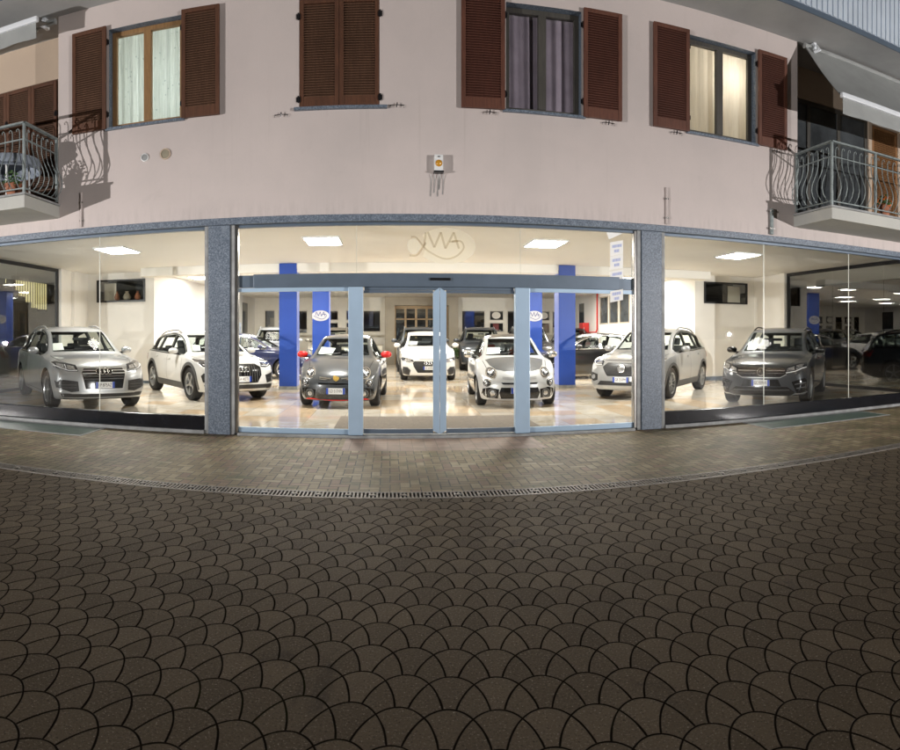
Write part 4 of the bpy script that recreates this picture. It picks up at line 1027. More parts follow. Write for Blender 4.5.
def paint(name, col, metal=.0, rough=.32, coat=1.):
    m = M(name, col, rough, metal, coat=coat)
    n = m.noise(1.6, 3, .5); m.set('Base Color', m.ramp(n, [(.3, tuple(c * .95 for c in col)), (.7, tuple(min(1, c * 1.05) for c in col))])); return m.m
CM = dict(
    silver=paint('silver_paint', (.43, .445, .46), .55, .30), white=paint('white_paint', (.66, .66, .65)), grey=paint('slate_grey_paint', (.060, .067, .076), .2, .3),
    pearl=paint('pearl_white_paint', (.52, .53, .54), .2), bonnet=paint('matt_grey_bonnet', (.10, .105, .11), .3, .42, .4), lightgrey=paint('light_grey_paint', (.40, .405, .41), .45, .32),
    dgrey=paint('dark_grey_paint', (.050, .056, .064), .35, .3), blue=paint('navy_blue_paint', (.008, .016, .075), .2, .3), black=paint('black_paint', (.010, .010, .012), .1, .3),
    taupe=paint('champagne_paint', (.36, .33, .28), .4, .32),
    tyre=simple('tyre_rubber', (.014, .014, .015), .75, var=.15), rim=simple('alloy_rim', (.52, .53, .54), .28, .85, var=.06), rimdark=simple('dark_alloy', (.08, .08, .085), .3, .7, var=.1),
    plastic=simple('black_trim', (.018, .018, .019), .5, var=.15), clad=simple('grey_cladding', (.085, .085, .085), .6, var=.1), gloss=simple('gloss_black_trim', (.008, .008, .009), .12, var=0),
    mesh=None, chrome=simple('chrome', (.75, .75, .76), .09, 1.0, var=0), lamp=simple('lamp_inner', (.50, .51, .53), .12, .75, var=.5, scale=26), lampdark=simple('lamp_dark', (.05, .052, .06), .1, .4, var=.4, scale=30),
    lens=glass_mat('lamp_lens', (.97, .98, 1.0), 1.3, .05), cglass=glass_mat('car_glass', (.84, .88, .86), .11, .0, .03), cabin=simple('cabin_trim', (.030, .030, .032), .8, var=.2), seat=simple('seat_cloth', (.055, .055, .058), .85, var=.2),
    seatred=simple('seat_red', (.16, .03, .02), .7, var=.2), red=simple('red_plastic', (.62, .02, .02), .25, var=.05), well=simple('wheel_well', (.008, .008, .008), .9, var=0), plate=simple('plate_white', (.78, .79, .80), .4, var=.02),
    eu=simple('plate_blue', (.015, .06, .42), .4, var=0), ptext=simple('plate_text', (.05, .05, .055), .5, var=0), tail=simple('tail_lamp_red', (.32, .012, .012), .15, var=.2, scale=20), drl=simple('lamp_white_strip', (.85, .86, .88), .15, var=0), amber=MT['amber'], seam=simple('panel_gap', (.006, .006, .006), .8, var=0),
    satin=simple('satin_silver_trim', (.50, .50, .50), .35, .6, var=.05), badge=simple('shield_badge', (.55, .36, .08), .3, .4, var=.5, scale=60))
def _mesh():
    m = M('honeycomb_grille', (.012, .012, .013), .35); v = m.voro(34, feature='DISTANCE_TO_EDGE'); e = v.lt(.10)
    m.set('Base Color', m.mix(e, (.004, .004, .004), (.030, .030, .032))); m.bump(v, .6, .006); return m.m
CM['mesh'] = _mesh()

class Car:
    def __init__(s, sp):
        s.sp = sp; s.L, s.hw = sp['L'], sp['W'] / 2
        s.shape(); s.base_verts()
        s.bvh = BVHTree.FromPolygons(s.v, s.f)
    def prof(s, k, x): return pchip(s.sp[k], x)
    def shape(s):
        sp = s.sp; L = s.L
        a = np.concatenate([np.linspace(0, .06, 6), np.linspace(.08, .4, 11), np.linspace(.44, L - .4, 64), np.linspace(L - .36, L - .06, 10), np.linspace(L - .04, L, 5)])
        s.xs = np.unique(np.round(a, 4))
    def section(s, x, q=4):
        sp = s.sp; hw = s.hw
        zc, zb, zl = (float(s.prof(k, x)) for k in ('zc', 'zb', 'zl')); wb = float(s.prof('wb', x)) * hw; wr = float(s.prof('wr', x)) * hw
        cr = float(s.prof('crown', x)); zt = zc - cr; zs = min(zb, zt - .015); h = zs - zl
        K = [(0, zl), (.55 * wb, zl), (.90 * wb, zl + .012), (.965 * wb, zl + .20 * h), (1.0 * wb, zl + .50 * h), (.988 * wb, zl + .80 * h), (.955 * wb, zs),
             (wr + (.925 * wb - wr) * .62, zs + .34 * (zt - zs)), (wr + (.925 * wb - wr) * .12, zs + .86 * (zt - zs)), (wr * .94, zt + .35 * cr * .6), (.72 * wr, zt + .62 * cr), (.36 * wr, zt + .92 * cr), (0, zc)]
        K = np.array(K); n = len(K); t = np.arange(n); tt = np.linspace(0, n - 1, (n - 1) * q + 1)
        return np.stack([pchip(np.stack([t, K[:, 0]], 1), tt), pchip(np.stack([t, K[:, 1]], 1), tt)], 1), (zb, zt, wr, wb, zc, zl)
    def warp(s, x, y, z):
        sp = s.sp; L = s.L
        fr = sp.get('bow', .22) * (min(1, abs(y) / s.hw) ** 2.4) * max(0, 1 - x / 1.1) ** 1.4
        no = float(pchip(sp['nose'], z)) * max(0, 1 - x / .7) ** 1.2
        re = sp.get('rbow', .14) * (min(1, abs(y) / s.hw) ** 2.4) * max(0, 1 - (L - x) / .9) ** 1.4
        return (x + fr + no - re, y, z)
    def base_verts(s):
        V, F = [], []; secs = [s.section(x)[0] for x in s.xs]; m = len(secs[0]); n = 2 * m - 2
        for x, sc in zip(s.xs, secs):
            for y, z in sc: V.append(s.warp(x, y, z))
            for y, z in sc[-2:0:-1]: V.append(s.warp(x, -y, z))
        for i in range(len(s.xs) - 1):
            for k in range(n): F.append((i * n + k, i * n + (k + 1) % n, (i + 1) * n + (k + 1) % n, (i + 1) * n + k))
        KX = 14
        for end in (0, len(s.xs) - 1):
            sc, x = secs[end], s.xs[end]; rows = []
            for j in range(m):
                if j in (0, m - 1): rows.append([end * n + (0 if j == 0 else m - 1)] * (KX + 1)); continue
                r = [end * n + j]
                for c in range(1, KX): r.append(len(V)); V.append(s.warp(x, sc[j][0] * (1 - 2 * c / KX), sc[j][1]))
                r.append(end * n + (n - j)); rows.append(r)
            for j in range(m - 1):
                for c in range(KX):
                    q = [rows[j][c], rows[j][c + 1], rows[j + 1][c + 1], rows[j + 1][c]]; q = list(dict.fromkeys(q))
                    if len(q) > 2: F.append(tuple(q if end else q[::-1]))
        s.v, s.f = V, F
    def mesh_from(s, V, F, mat, name='m'):
        me = bpy.data.meshes.new(name); me.from_pydata(V, [], F); me.materials.append(mat)
        bm = bmesh.new(); bm.from_mesh(me); bmesh.ops.recalc_face_normals(bm, faces=bm.faces); bm.to_mesh(me); bm.free(); return me
    # -------- projected patches
    def cast(s, a, b, axis):
        if axis == 'front': o, d = Vector((-2, a, b)), Vector((1, 0, 0))
        elif axis == 'rear': o, d = Vector((s.L + 2, a, b)), Vector((-1, 0, 0))
        elif axis == 'left': o, d = Vector((a, 3, b)), Vector((0, -1, 0))
        elif axis == 'right': o, d = Vector((a, -3, b)), Vector((0, 1, 0))
        else: o, d = Vector((a, b, 4)), Vector((0, 0, -1))
        h = s.bvh.ray_cast(o, d)
        if h[0] is None:
            best = None
            h = s.bvh.find_nearest(o + d * 2.0)
        n = h[1]
        if n.dot(d) > 0: n = -n
        return h[0], n
    def patch(s, pts, axis, off, skirt=.012, g=.05, mb=None, mi=0, up=None):
        mb = mb or MB(); P = [Vector(p) for p in pts]; n = len(P); B_ = []
        for i in range(n):
            a, b = P[i], P[(i + 1) % n]; k = max(1, int((b - a).length / g))
            for j in range(k): B_.append(a + (b - a) * (j / k))
        nb = len(B_); x0, x1 = min(p.x for p in B_), max(p.x for p in B_); y0, y1 = min(p.y for p in B_), max(p.y for p in B_)
        I = []
        def inside(q):
            c = False
            for i in range(nb):
                a, b = B_[i], B_[i - 1]
                if (a.y > q.y) != (b.y > q.y) and q.x < (b.x - a.x) * (q.y - a.y) / (b.y - a.y) + a.x: c = not c
            return c
        for i in range(1, int((x1 - x0) / g) + 1):
            for j in range(1, int((y1 - y0) / g) + 1):
                q = Vector((x0 + i * g, y0 + j * g))
                if inside(q) and min((q - b).length for b in B_) > g * .35: I.append(q)
        r = delaunay_2d_cdt(B_ + I, [(i, (i + 1) % nb) for i in range(nb)], [], 1, 1e-5)
        vs, fs = [], []
        for q in r[0]:
            h, nn = s.cast(q.x, q.y, axis); vs.append(h + nn * off)
        nv = len(vs); fs = [tuple(f) for f in r[2]]
        if skirt:
            from collections import Counter
            ec = Counter(); od = {}
            for f in fs:
                for i in range(len(f)):
                    e = (f[i], f[(i + 1) % len(f)]); k = tuple(sorted(e)); ec[k] += 1; od[k] = e
            bnd = [od[k] for k, c in ec.items() if c == 1]; low = {}
            for a, b in bnd:
                for v in (a, b):
                    if v not in low:
                        q = r[0][v]; h, nn = s.cast(q.x, q.y, axis); low[v] = len(vs); vs.append(h + nn * (off - skirt))
            for a, b in bnd: fs.append((b, a, low[a], low[b]))
        mb.add([tuple(p) for p in vs], fs, mi); return mb
    def line(s, pts, axis, w_, off=.0015, mb=None, mi=0, g=.06):
        """thin strip following a polyline"""
        mb = mb or MB(); P = []
        for i in range(len(pts) - 1):
            a, b = Vector(pts[i]), Vector(pts[i + 1]); k = max(1, int((b - a).length / g))
            for j in range(k): P.append(a + (b - a) * j / k)
        P.append(Vector(pts[-1])); vs = []
        for i, p in enumerate(P):
            t = (P[min(i + 1, len(P) - 1)] - P[max(i - 1, 0)]).normalized(); nn = Vector((-t.y, t.x)) * w_ / 2
            for q in (p + nn, p - nn): h, n_ = s.cast(q.x, q.y, axis); vs.append(h + n_ * off)
        mb.add([tuple(v) for v in vs], [(2 * i, 2 * i + 1, 2 * i + 3, 2 * i + 2) for i in range(len(P) - 1)], mi); return mb
    # -------- build
    def build(s, name, label, cat, group, body_m, **k):
        sp = s.sp; L, hw = s.L, s.hw
        root = thing(name, label, cat, (0, 0, 0), group); OFF.pop(root.name, None); s.root = root
        s.cx = sp['xf'] + sp['wb_'] / 2
        OFF[root.name] = (s.cx, 0, 0)
        # side glass outlines from the profiles
        zb = lambda x: float(s.prof('zb', x)); zt = lambda x: float(s.prof('zc', x)) - float(s.prof('crown', x))
        lo = lambda x: zb(x) + .03; hi = lambda x: zt(x) - .045
        xs = np.linspace(sp['glass'][0], sp['glass'][1], 70); ok = [x for x in xs if hi(x) > lo(x) + .03]
        x0, x1 = ok[0], ok[-1]; cuts = [x0] + sp['pillars'] + [x1]; sides = []
        for i in range(len(cuts) - 1):
            a = cuts[i] + (.0 if i == 0 else .035); b = cuts[i + 1] - (.0 if i == len(cuts) - 2 else .035); q = np.linspace(a, b, 12)
            sides.append([(x, lo(x)) for x in q] + [(x, hi(x)) for x in q[::-1]])
        xw0, xw1 = sp['wind']; zz = np.linspace(float(s.prof('zc', xw0)) + .015, float(s.prof('zc', xw1)) - .02, 9); xx = np.linspace(xw0, xw1 + .2, 200); zzx = s.prof('zc', xx)
        def half(z, arr, xa): return float(s.prof('wr', xa[np.argmin(abs(arr - z))])) * hw * .90 - .005
        scr = [(half(z, zzx, xx), z) for z in zz]; scr += [(-y, z) for y, z in scr[::-1]]
        xr0, xr1 = sp['rear']; xr = np.linspace(xr0, xr1, 200); zr_ = s.prof('zc', xr); zq = np.linspace(float(s.prof('zc', xr1)) + .03, float(s.prof('zc', xr0)) - .03, 6)
        rsc = [(half(z, zr_, xr) - .02, z) for z in zq]; rsc += [(-y, z) for y, z in rsc[::-1]]
        # cabin hollow
        xc0 = xw0 + .16; xcs = np.linspace(xc0, xr1 - .10, 26); V, F = [], []; nn = 0
        for x in xcs:
            zb_, zt_, wr, wb, zc, zl = s.section(x)[1]; top = max(zc - .045, zl + .32)
            zs = min(zb_, top - .04); wt = max(wr - .045, .3); ring = [(0, .33), (wb - .12, .33), (wb - .10, zs - .05), (wb * .93 - .055, zs), (wr + (wb * .93 - wr) * .35 - .05, zs + .6 * max(0, zt_ - zs)), (wt, max(zt_ - .05, zs + .01)), (wt * .6, max(zt_ - .05, zs + .01) + .6 * (top - max(zt_ - .05, zs + .01))), (0, top)]
            ring += [(-y, z) for y, z in ring[-2:0:-1]]; nn = len(ring); V += [(x, y, z) for y, z in ring]
        for i in range(len(xcs) - 1):
            for j in range(nn): F.append((i * nn + j, i * nn + (j + 1) % nn, (i + 1) * nn + (j + 1) % nn, (i + 1) * nn + j))
        F.append(tuple(range(nn))); F.append(tuple((len(xcs) - 1) * nn + j for j in range(nn)))
        cutters = [s.mesh_from(V, F, CM['cabin'])]
        def shrink(P, d):
            c = Vector((sum(p[0] for p in P) / len(P), sum(p[1] for p in P) / len(P))); out = []
            for p in P: v = Vector(p) - c; l = v.length; out.append(tuple(c + v * max(.2, (l - d) / l)))
            return out
        def prism(P, f):
            mb = MB(); mb.prism(P, lambda p: f(p, 0), lambda p: f(p, 1)); return s.mesh_from(mb.v, mb.f, CM['plastic'])
        xm = (xw1 + xr0) / 2
        cutters.append(prism(shrink(scr, .02), lambda p, e: (xm if e else -.5, p[0], p[1])))
        cutters.append(prism(shrink(rsc, .02), lambda p, e: (L + .5 if e else xm, p[0], p[1])))
        for P in sides: cutters.append(prism(shrink(P, .014), lambda p, e: (p[0], 1.5 if e else -1.5, p[1])))
        rw = sp['rw']; ra = rw + sp.get('gap', .05)
        for wx in (sp['xf'], sp['xf'] + sp['wb_']):
            for sg in (1, -1):
                mb = MB(); n = 40; o = [(ra * math.cos(i * 2 * PI / n), ra * math.sin(i * 2 * PI / n)) for i in range(n)]
                mb.prism(o, lambda p: (wx + p[0], sg * (hw - .36), rw + p[1]), lambda p: (wx + p[0], sg * (hw + .3), rw + p[1])); cutters.append(s.mesh_from(mb.v, mb.f, CM['well']))
        me = s.mesh_from(s.v, s.f, body_m, 'body'); bo = bpy.data.objects.new('tmp', me); C.objects.link(bo); tmp = []
        for c in cutters:
            co_ = bpy.data.objects.new('tmpc', c); C.objects.link(co_); tmp.append(co_)
            md = bo.modifiers.new('b', 'BOOLEAN'); md.operation = 'DIFFERENCE'; md.object = co_; md.solver = 'MANIFOLD'
            try: md.material_mode = 'TRANSFER'
            except Exception: pass
        dg = bpy.context.evaluated_depsgraph_get(); me2 = bpy.data.meshes.new_from_object(bo.evaluated_get(dg))
        for o in tmp + [bo]:
            d = o.data; bpy.data.objects.remove(o); bpy.data.meshes.remove(d)
        bm = bmesh.new(); bm.from_mesh(me2)
        for f in bm.faces: f.smooth = True
        for e in bm.edges:
            if len(e.link_faces) == 2 and e.calc_face_angle(0) > R(38): e.smooth = False
        for v in bm.verts: v.co.x -= s.cx
        bm.to_mesh(me2); bm.free(); me2.name = 'body'
        s.body = link('body', me2, root)
        bd = s.body
        # glass
        build(s.patch(scr, 'front', .002, 0, .08), 'windscreen', CM['cglass'], root, smooth=1)
        build(s.patch(rsc, 'rear', .002, 0, .08), 'rear_window', CM['cglass'], root, smooth=1)
        for P in sides:
            for ax in ('left', 'right'): build(s.patch(P, ax, .002, 0, .08), 'side_window', CM['cglass'], root, smooth=1)
        # black pillar and sill lines
        mb = MB()
        for ax in ('left', 'right'):
            for xp in sp['pillars']:
                s.patch([(xp - .036, lo(xp) - .004), (xp + .036, lo(xp) - .004), (xp + .036, hi(xp) + .004), (xp - .036, hi(xp) + .004)], ax, .004, .006, .06, mb)
            q = np.linspace(x0, x1, 24); s.line([(x, lo(x) - .012) for x in q], ax, .022, .004, mb); s.line([(x, hi(x) + .012) for x in q], ax, .018, .004, mb)
        build(mb, 'window_trim', CM[sp.get('wtrim', 'gloss')], root)
        if sp.get('detail', True):
            for ax in ('left', 'right'):
                mb = MB(); xf = sp['xf']; xa, xb = sp['doors'][0], sp['doors'][-1]; zsill = float(s.prof('zl', 2.0)) + .10
                for x in sp['doors']: s.line([(x, lo(x) - .02), (x + (.02 if x == xa else 0), .62), (x + (.05 if x == xa else 0), zsill)], ax, .009, .0015, mb)
                s.line([(xa + .05, zsill), (xb, zsill)], ax, .009, .0015, mb); build(mb, 'door_seam', CM['seam'], root)
            # bonnet shut lines
            zhood = sp['hoodx']
            for sg in (1, -1): build(s.line([(zhood, sg * hw * .60), (zhood + .35, sg * hw * .74), (xw0 - .05, sg * hw * .80)], 'top', .009, .0015), 'bonnet_seam', CM['seam'], root)
            for x in sp['doors'][1:]:
                for ax in ('left', 'right'):
                    z = zb(x) - .10; build(s.patch([(x - .24, z - .014), (x - .06, z - .014), (x - .06, z + .014), (x - .24, z + .014)], ax, .020, .018, .05), 'door_handle', CM[sp['handle']] if sp.get('handle') else body_m, root)
        # mirrors
        xm_ = sp['wind'][0] + sp.get('mirx', .42); zm = zb(xm_) + .10
        for sg in (1, -1):
            mb = MB(); Q = Matrix.Translation((xm_, sg * (hw + .075), zm)) @ Matrix.Diagonal((.085, .115, .070, 1)); mb.lathe([(max(.001, math.sin(t) ** .7), -math.cos(t)) for t in np.linspace(.001, PI - .001, 10)], 14, 0, Q); mb2 = mb
            o = build(mb, 'wing_mirror', CM[sp['mirror']] if sp.get('mirror') else body_m, root, smooth=1.2)
            mb = MB(); mb.tube([(xm_ + .02, sg * (hw * .90), zm - .06), (xm_ + .01, sg * (hw + .04), zm - .05)], .022, 8); build(mb, 'mirror_arm', CM['plastic'], o)
        # wheels
        tw = sp.get('tw', .225)
        for wx in (sp['xf'], sp['xf'] + sp['wb_']):
            for sg in (1, -1): s.wheel(root, wx, sg, hw - tw / 2 - .025, rw, tw)
        # cabin
        sx = xw0 + .85; mbS = CM[sp.get('seats', 'seat')]; zf = .34; hh = sp['zc'][0][1] * 0 + sp['H']
        for sg in (1, -1):
            mb = MB(); y = sg * hw * .40
            mb.box(sx, sx + .5, y - .25, y + .25, zf + .02, zf + .20); Q = Matrix.Translation((sx + .48, y, zf + .18)) @ Matrix.Rotation(R(18), 4, 'Y'); mb.box(-.06, .07, -.24, .24, 0, hh - zf - .60, 0, Q); mb.box(-.05, .05, -.12, .12, hh - zf - .58, hh - zf - .40, 0, Q)
            build(mb, 'seat', mbS, root, bevel=.035, smooth=.9)
        mb = MB(); xb = min(sx + 1.05, xr0 - .35); mb.box(xb, xb + .42, -hw * .68, hw * .68, zf + .02, zf + .22); Q = Matrix.Translation((xb + .42, 0, zf + .2)) @ Matrix.Rotation(R(20), 4, 'Y'); mb.box(-.05, .06, -hw * .66, hw * .66, 0, hh - zf - .72, 0, Q)
        for y in (-.36, .36): mb.box(-.04, .04, y - .11, y + .11, hh - zf - .70, hh - zf - .56, 0, Q)
        build(mb, 'rear_bench', mbS, root, bevel=.03, smooth=.9)
        zd = float(s.prof('zc', xw0)) - .045; mb = MB(); mb.box(xw0 + .17, xw0 + .58, -hw * .74, hw * .74, zd - .30, zd); build(mb, 'dashboard', CM['cabin'], root, bevel=.05, smooth=.9)
        mb = MB(); Q = Matrix.Translation((xw0 + .72, -hw * .40, zd - .04)) @ Matrix.Rotation(R(-68), 4, 'Y'); mb.tube([tuple(Q @ Vector((.18 * math.cos(a), .18 * math.sin(a), 0))) for a in np.linspace(0, 2 * PI, 20, endpoint=False)], .017, 8, closed=True); mb.box(-.17, .17, -.02, .02, -.015, .015, 0, Q); build(mb, 'steering_wheel', CM['cabin'], root, smooth=1)
        # cabin mirror
        xq = xw0 + (xw1 - xw0) * .72 + .10; zq_ = float(s.prof('zc', xq)) - .13; mb = MB(); mb.box(xq, xq + .03, -.12, .12, zq_ - .03, zq_ + .03); build(mb, 'cabin_mirror', CM['plastic'], root, bevel=.01)
        # wipers
        mb = MB()
        for y0_, y1_ in ((hw * .62, .05), (.0, -hw * .62)):
            pts = []
            for t in np.linspace(0, 1, 9):
                h, n_ = s.cast(y0_ + (y1_ - y0_) * t, float(s.prof('zc', xw0)) + .022 + .035 * t, 'front'); pts.append(tuple(h + n_ * .014))
            mb.tube(pts, .008, 5)
        build(mb, 'wiper', CM['plastic'], root)
        if sp.get('rails'):
            for sg in (1, -1):
                mb = MB(); pts = []
                for x in np.linspace(sp['rails'][0], sp['rails'][1], 14):
                    _, zt_, wr, *_r = s.section(x)[1]; e = min(1, 5 * min(x - sp['rails'][0] + .02, sp['rails'][1] - x + .02) / (sp['rails'][1] - sp['rails'][0])); pts.append((x, sg * (wr - .045), zt_ + .018 + .042 * e))
                mb.tube(pts, .018, 8); build(mb, 'roof_rail', CM[sp.get('railm', 'satin')], root, smooth=1)
        if sp.get('clad'):
            c = CM[sp['clad']]; zl_ = lambda x: float(s.prof('zl', x)); fw = .065
            for ax in ('left', 'right'):
                for wx in (sp['xf'], sp['xf'] + sp['wb_']):
                    A = [(wx + (ra - .002) * math.cos(a), rw + (ra - .002) * math.sin(a)) for a in np.linspace(-.28, PI + .28, 22)]; Bq = [(wx + (ra + fw) * math.cos(a), rw + (ra + fw) * math.sin(a)) for a in np.linspace(PI + .20, -.20, 22)]
                    build(s.patch(A + Bq, ax, .012, .012, .07), 'arch_trim', c, root, smooth=.8)
                xa, xb = sp['xf'] + ra + fw * .7, sp['xf'] + sp['wb_'] - ra - fw * .7
                build(s.patch([(xa, zl_(xa) + .03), (xb, zl_(xb) + .03), (xb, zl_(xb) + sp.get('sill', .17)), (xa, zl_(xa) + sp.get('sill', .17))], ax, .012, .012, .08), 'sill_trim', c, root, smooth=.8)
        # rear lamps
        zt2 = float(s.prof('zb', L - .25))
        for sg in (1, -1):
            build(s.patch([(sg * hw * .52, zt2 - .16), (sg * hw * .92, zt2 - .18), (sg * hw * .92, zt2 - .02), (sg * hw * .55, zt2 - .04)], 'rear', .006, .01, .05), 'tail_lamp', CM['tail'], root, smooth=.8)
        # front pieces
        for it in sp['front']: s.front(it, root, body_m)
        return root
    def front(s, it, root, body_m, parent=None, sgn=None):
        kind, name, mat, pts, off = it[:5]; kids = it[5] if len(it) > 5 else []
        m = body_m if mat == 'BODY' else CM[mat]; ax = 'front'
        par = parent or root
        def one(P, sg):
            if kind == 'poly': return build(s.patch([(sg * y, z) for y, z in P], ax, off, .014, .045), name, m, par, smooth=.7)
            if kind == 'strip':
                return build(s.line([(sg * p[0], p[1]) for p in P[1:]], ax, P[0], off, g=.03), name, m, par)
            if kind == 'circ':
                cy_, cz_, r = P; return build(s.patch([(sg * cy_ + r * math.cos(a), cz_ + r * math.sin(a)) for a in np.linspace(0, 2 * PI, 24, endpoint=False)], ax, off, .014, .04), name, m, par, smooth=.7)
            if kind == 'ring':
                cy_, cz_, r, t = P[:4]; zs = P[4] if len(P) > 4 else 1.; mb = MB(); pp = []
                h0, n0 = s.cast(sg * cy_, cz_, ax)
                for a in np.linspace(0, 2 * PI, 28, endpoint=False):
                    y, z = sg * cy_ + r * math.cos(a), cz_ + r * zs * math.sin(a); h, n_ = s.cast(y, z, ax); pp.append(tuple(h + n_ * off))
                mb.tube(pp, t, 6, closed=True); return build(mb, name, m, par, smooth=1.2)
            if kind == 'dome':
                cy_, cz_, r = P; h, n_ = s.cast(sg * cy_, cz_, ax); d = (n_ + Vector((-1.2, 0, 0))).normalized(); mb = MB(); Q = Matrix.Translation(h + d * off) @ d.to_track_quat('Z', 'Y').to_matrix().to_4x4()
                mb.lathe([(.001, r * .42), (r * .45, r * .36), (r * .8, r * .17), (r, 0), (r, -.06)], 24, 0, Q); return build(mb, name, m, par, smooth=.9)
            if kind == 'plate':
                cz_, w_, h_ = P; hh, n_ = s.cast(0, cz_, ax); x = hh.x - off; mb = MB(); mb.box(x - .006, x + .01, -w_ / 2, w_ / 2, cz_ - h_ / 2, cz_ + h_ / 2); o = build(mb, name, m, par)
                for e in (-1, 1):
                    mb = MB(); mb.quad((x - .008, e * w_ / 2, cz_ - h_ / 2), (x - .008, e * (w_ / 2 - .042), cz_ - h_ / 2), (x - .008, e * (w_ / 2 - .042), cz_ + h_ / 2), (x - .008, e * w_ / 2, cz_ + h_ / 2)); build(mb, 'plate_band', CM['eu'], o)
                vs, fs = text_mesh(s.sp['text'], h_ * .78, .0005); mb = MB(); sx = (w_ - .11) / max(1e-6, max(v[0] for v in vs) - min(v[0] for v in vs))
                mb.add([(x - .008 - v[2], -v[0] * sx, cz_ + v[1]) for v in vs], fs); build(mb, 'plate_text', CM['ptext'], o); return o
        flag = it[6] if len(it) > 6 else 'm'
        for sg in ((sgn,) if sgn else ((1, -1) if flag == 'm' else (1,))):
            o = one(pts, sg)
            for c in kids: s.front(c, root, body_m, o, sg if (flag == 'm' or sgn) else None)
    def wheel(s, root, wx, sg, y, r, tw):
        Q = Matrix.Translation((wx, sg * y, r)) @ Matrix.Rotation(R(-90 * sg), 4, 'X')      # local +Z outward
        h = tw / 2; ri = r * s.sp.get('rimk', .68); mb = MB()
        mb.lathe([(ri - .01, -h * .8), (ri + .02, -h), (r - .03, -h), (r, -h * .75), (r, h * .75), (r - .03, h), (ri + .015, h), (ri - .005, h * .86), (ri - .02, h * .5)], 40, 0, Q)
        t = build(mb, 'wheel', CM['tyre'], root, smooth=.7); mb = MB(); st = s.sp.get('spokes', 5); rm = CM[s.sp.get('rimm', 'rim')]
        mb.lathe([(ri + .002, h * .93), (ri - .006, h * .95), (ri - .022, h * .82), (ri - .03, h * .1)], 36, 0, Q)
        mb.lathe([(.001, h * .80), (.045, h * .80), (.06, h * .68), (.07, h * .4)], 18, 0, Q)
        for k in range(st):
            a = 2 * PI * k / st + .3; A = Matrix.Rotation(a, 4, 'Z'); wi, wo = (.030, .052) if st <= 6 else (.018, .026)
            vs = []
            for rr_, ww, z0, z1 in ((.04, wi, h * .35, h * .76), ((ri) * .55, wi * .8 + wo * .2, h * .45, h * .84), (ri - .012, wo, h * .5, h * .90)):
                for yy in (-ww, ww): vs += [tuple(Q @ A @ Vector((rr_, yy * .7, z0))), tuple(Q @ A @ Vector((rr_, yy * .62, z1)))]
            fs = []
            for b in (0, 4): fs += [(b, b + 1, b + 5, b + 4), (b + 2, b + 6, b + 7, b + 3), (b + 1, b + 3, b + 7, b + 5), (b, b + 4, b + 6, b + 2)]
            mb.add(vs, fs)
        build(mb, 'rim', rm, t, smooth=.7)
        mb = MB(); mb.lathe([(.001, h * .1), (ri - .03, h * .1), (ri - .02, -h * .2)], 28, 0, Q); build(mb, 'brake', CM['rimdark'], t)

def place(root, car, fx, fy, hx, hy):
    """front axle centre on plan and heading"""
    l = math.hypot(hx, hy); hx, hy = hx / l, hy / l; d = car.sp['wb_'] / 2
    root.location = (fx - hx * d, fy - hy * d, .05); root.rotation_euler = (0, 0, math.atan2(-hy, -hx))
def price_sheet(root, car, y, lab, dz=.15, w_=.34, h_=.25, rot=0.):
    x0 = car.sp['wind'][0]; z = float(car.prof('zc', x0)) + dz; h, n = car.cast(y, z, 'front'); h = h - n * .05
    up = Vector((0, 0, 1)); up = (up - n * up.dot(n)).normalized(); sd = n.cross(up).normalized(); up2 = up * math.cos(rot) + sd * math.sin(rot); sd2 = n.cross(up2)
    Mw = Matrix.LocRotScale(root.location, root.rotation_euler.to_quaternion(), None)
    P = [h + sd2 * a * w_ / 2 + up2 * b * h_ / 2 for a, b in ((-1, -1), (1, -1), (1, 1), (-1, 1))]
    P = [Mw @ (p - Vector((car.cx, 0, 0))) for p in P]; mb = MB(); mb.quad(*[tuple(p) for p in P])
    c = sum(P, Vector()) / 4; e = Mw.to_3x3() @ n * .0015
    o = build(mb, 'price_sheet', MT['paper']); tag(o, lab, 'paper sheet', 'price sheets behind the windscreens'); return o
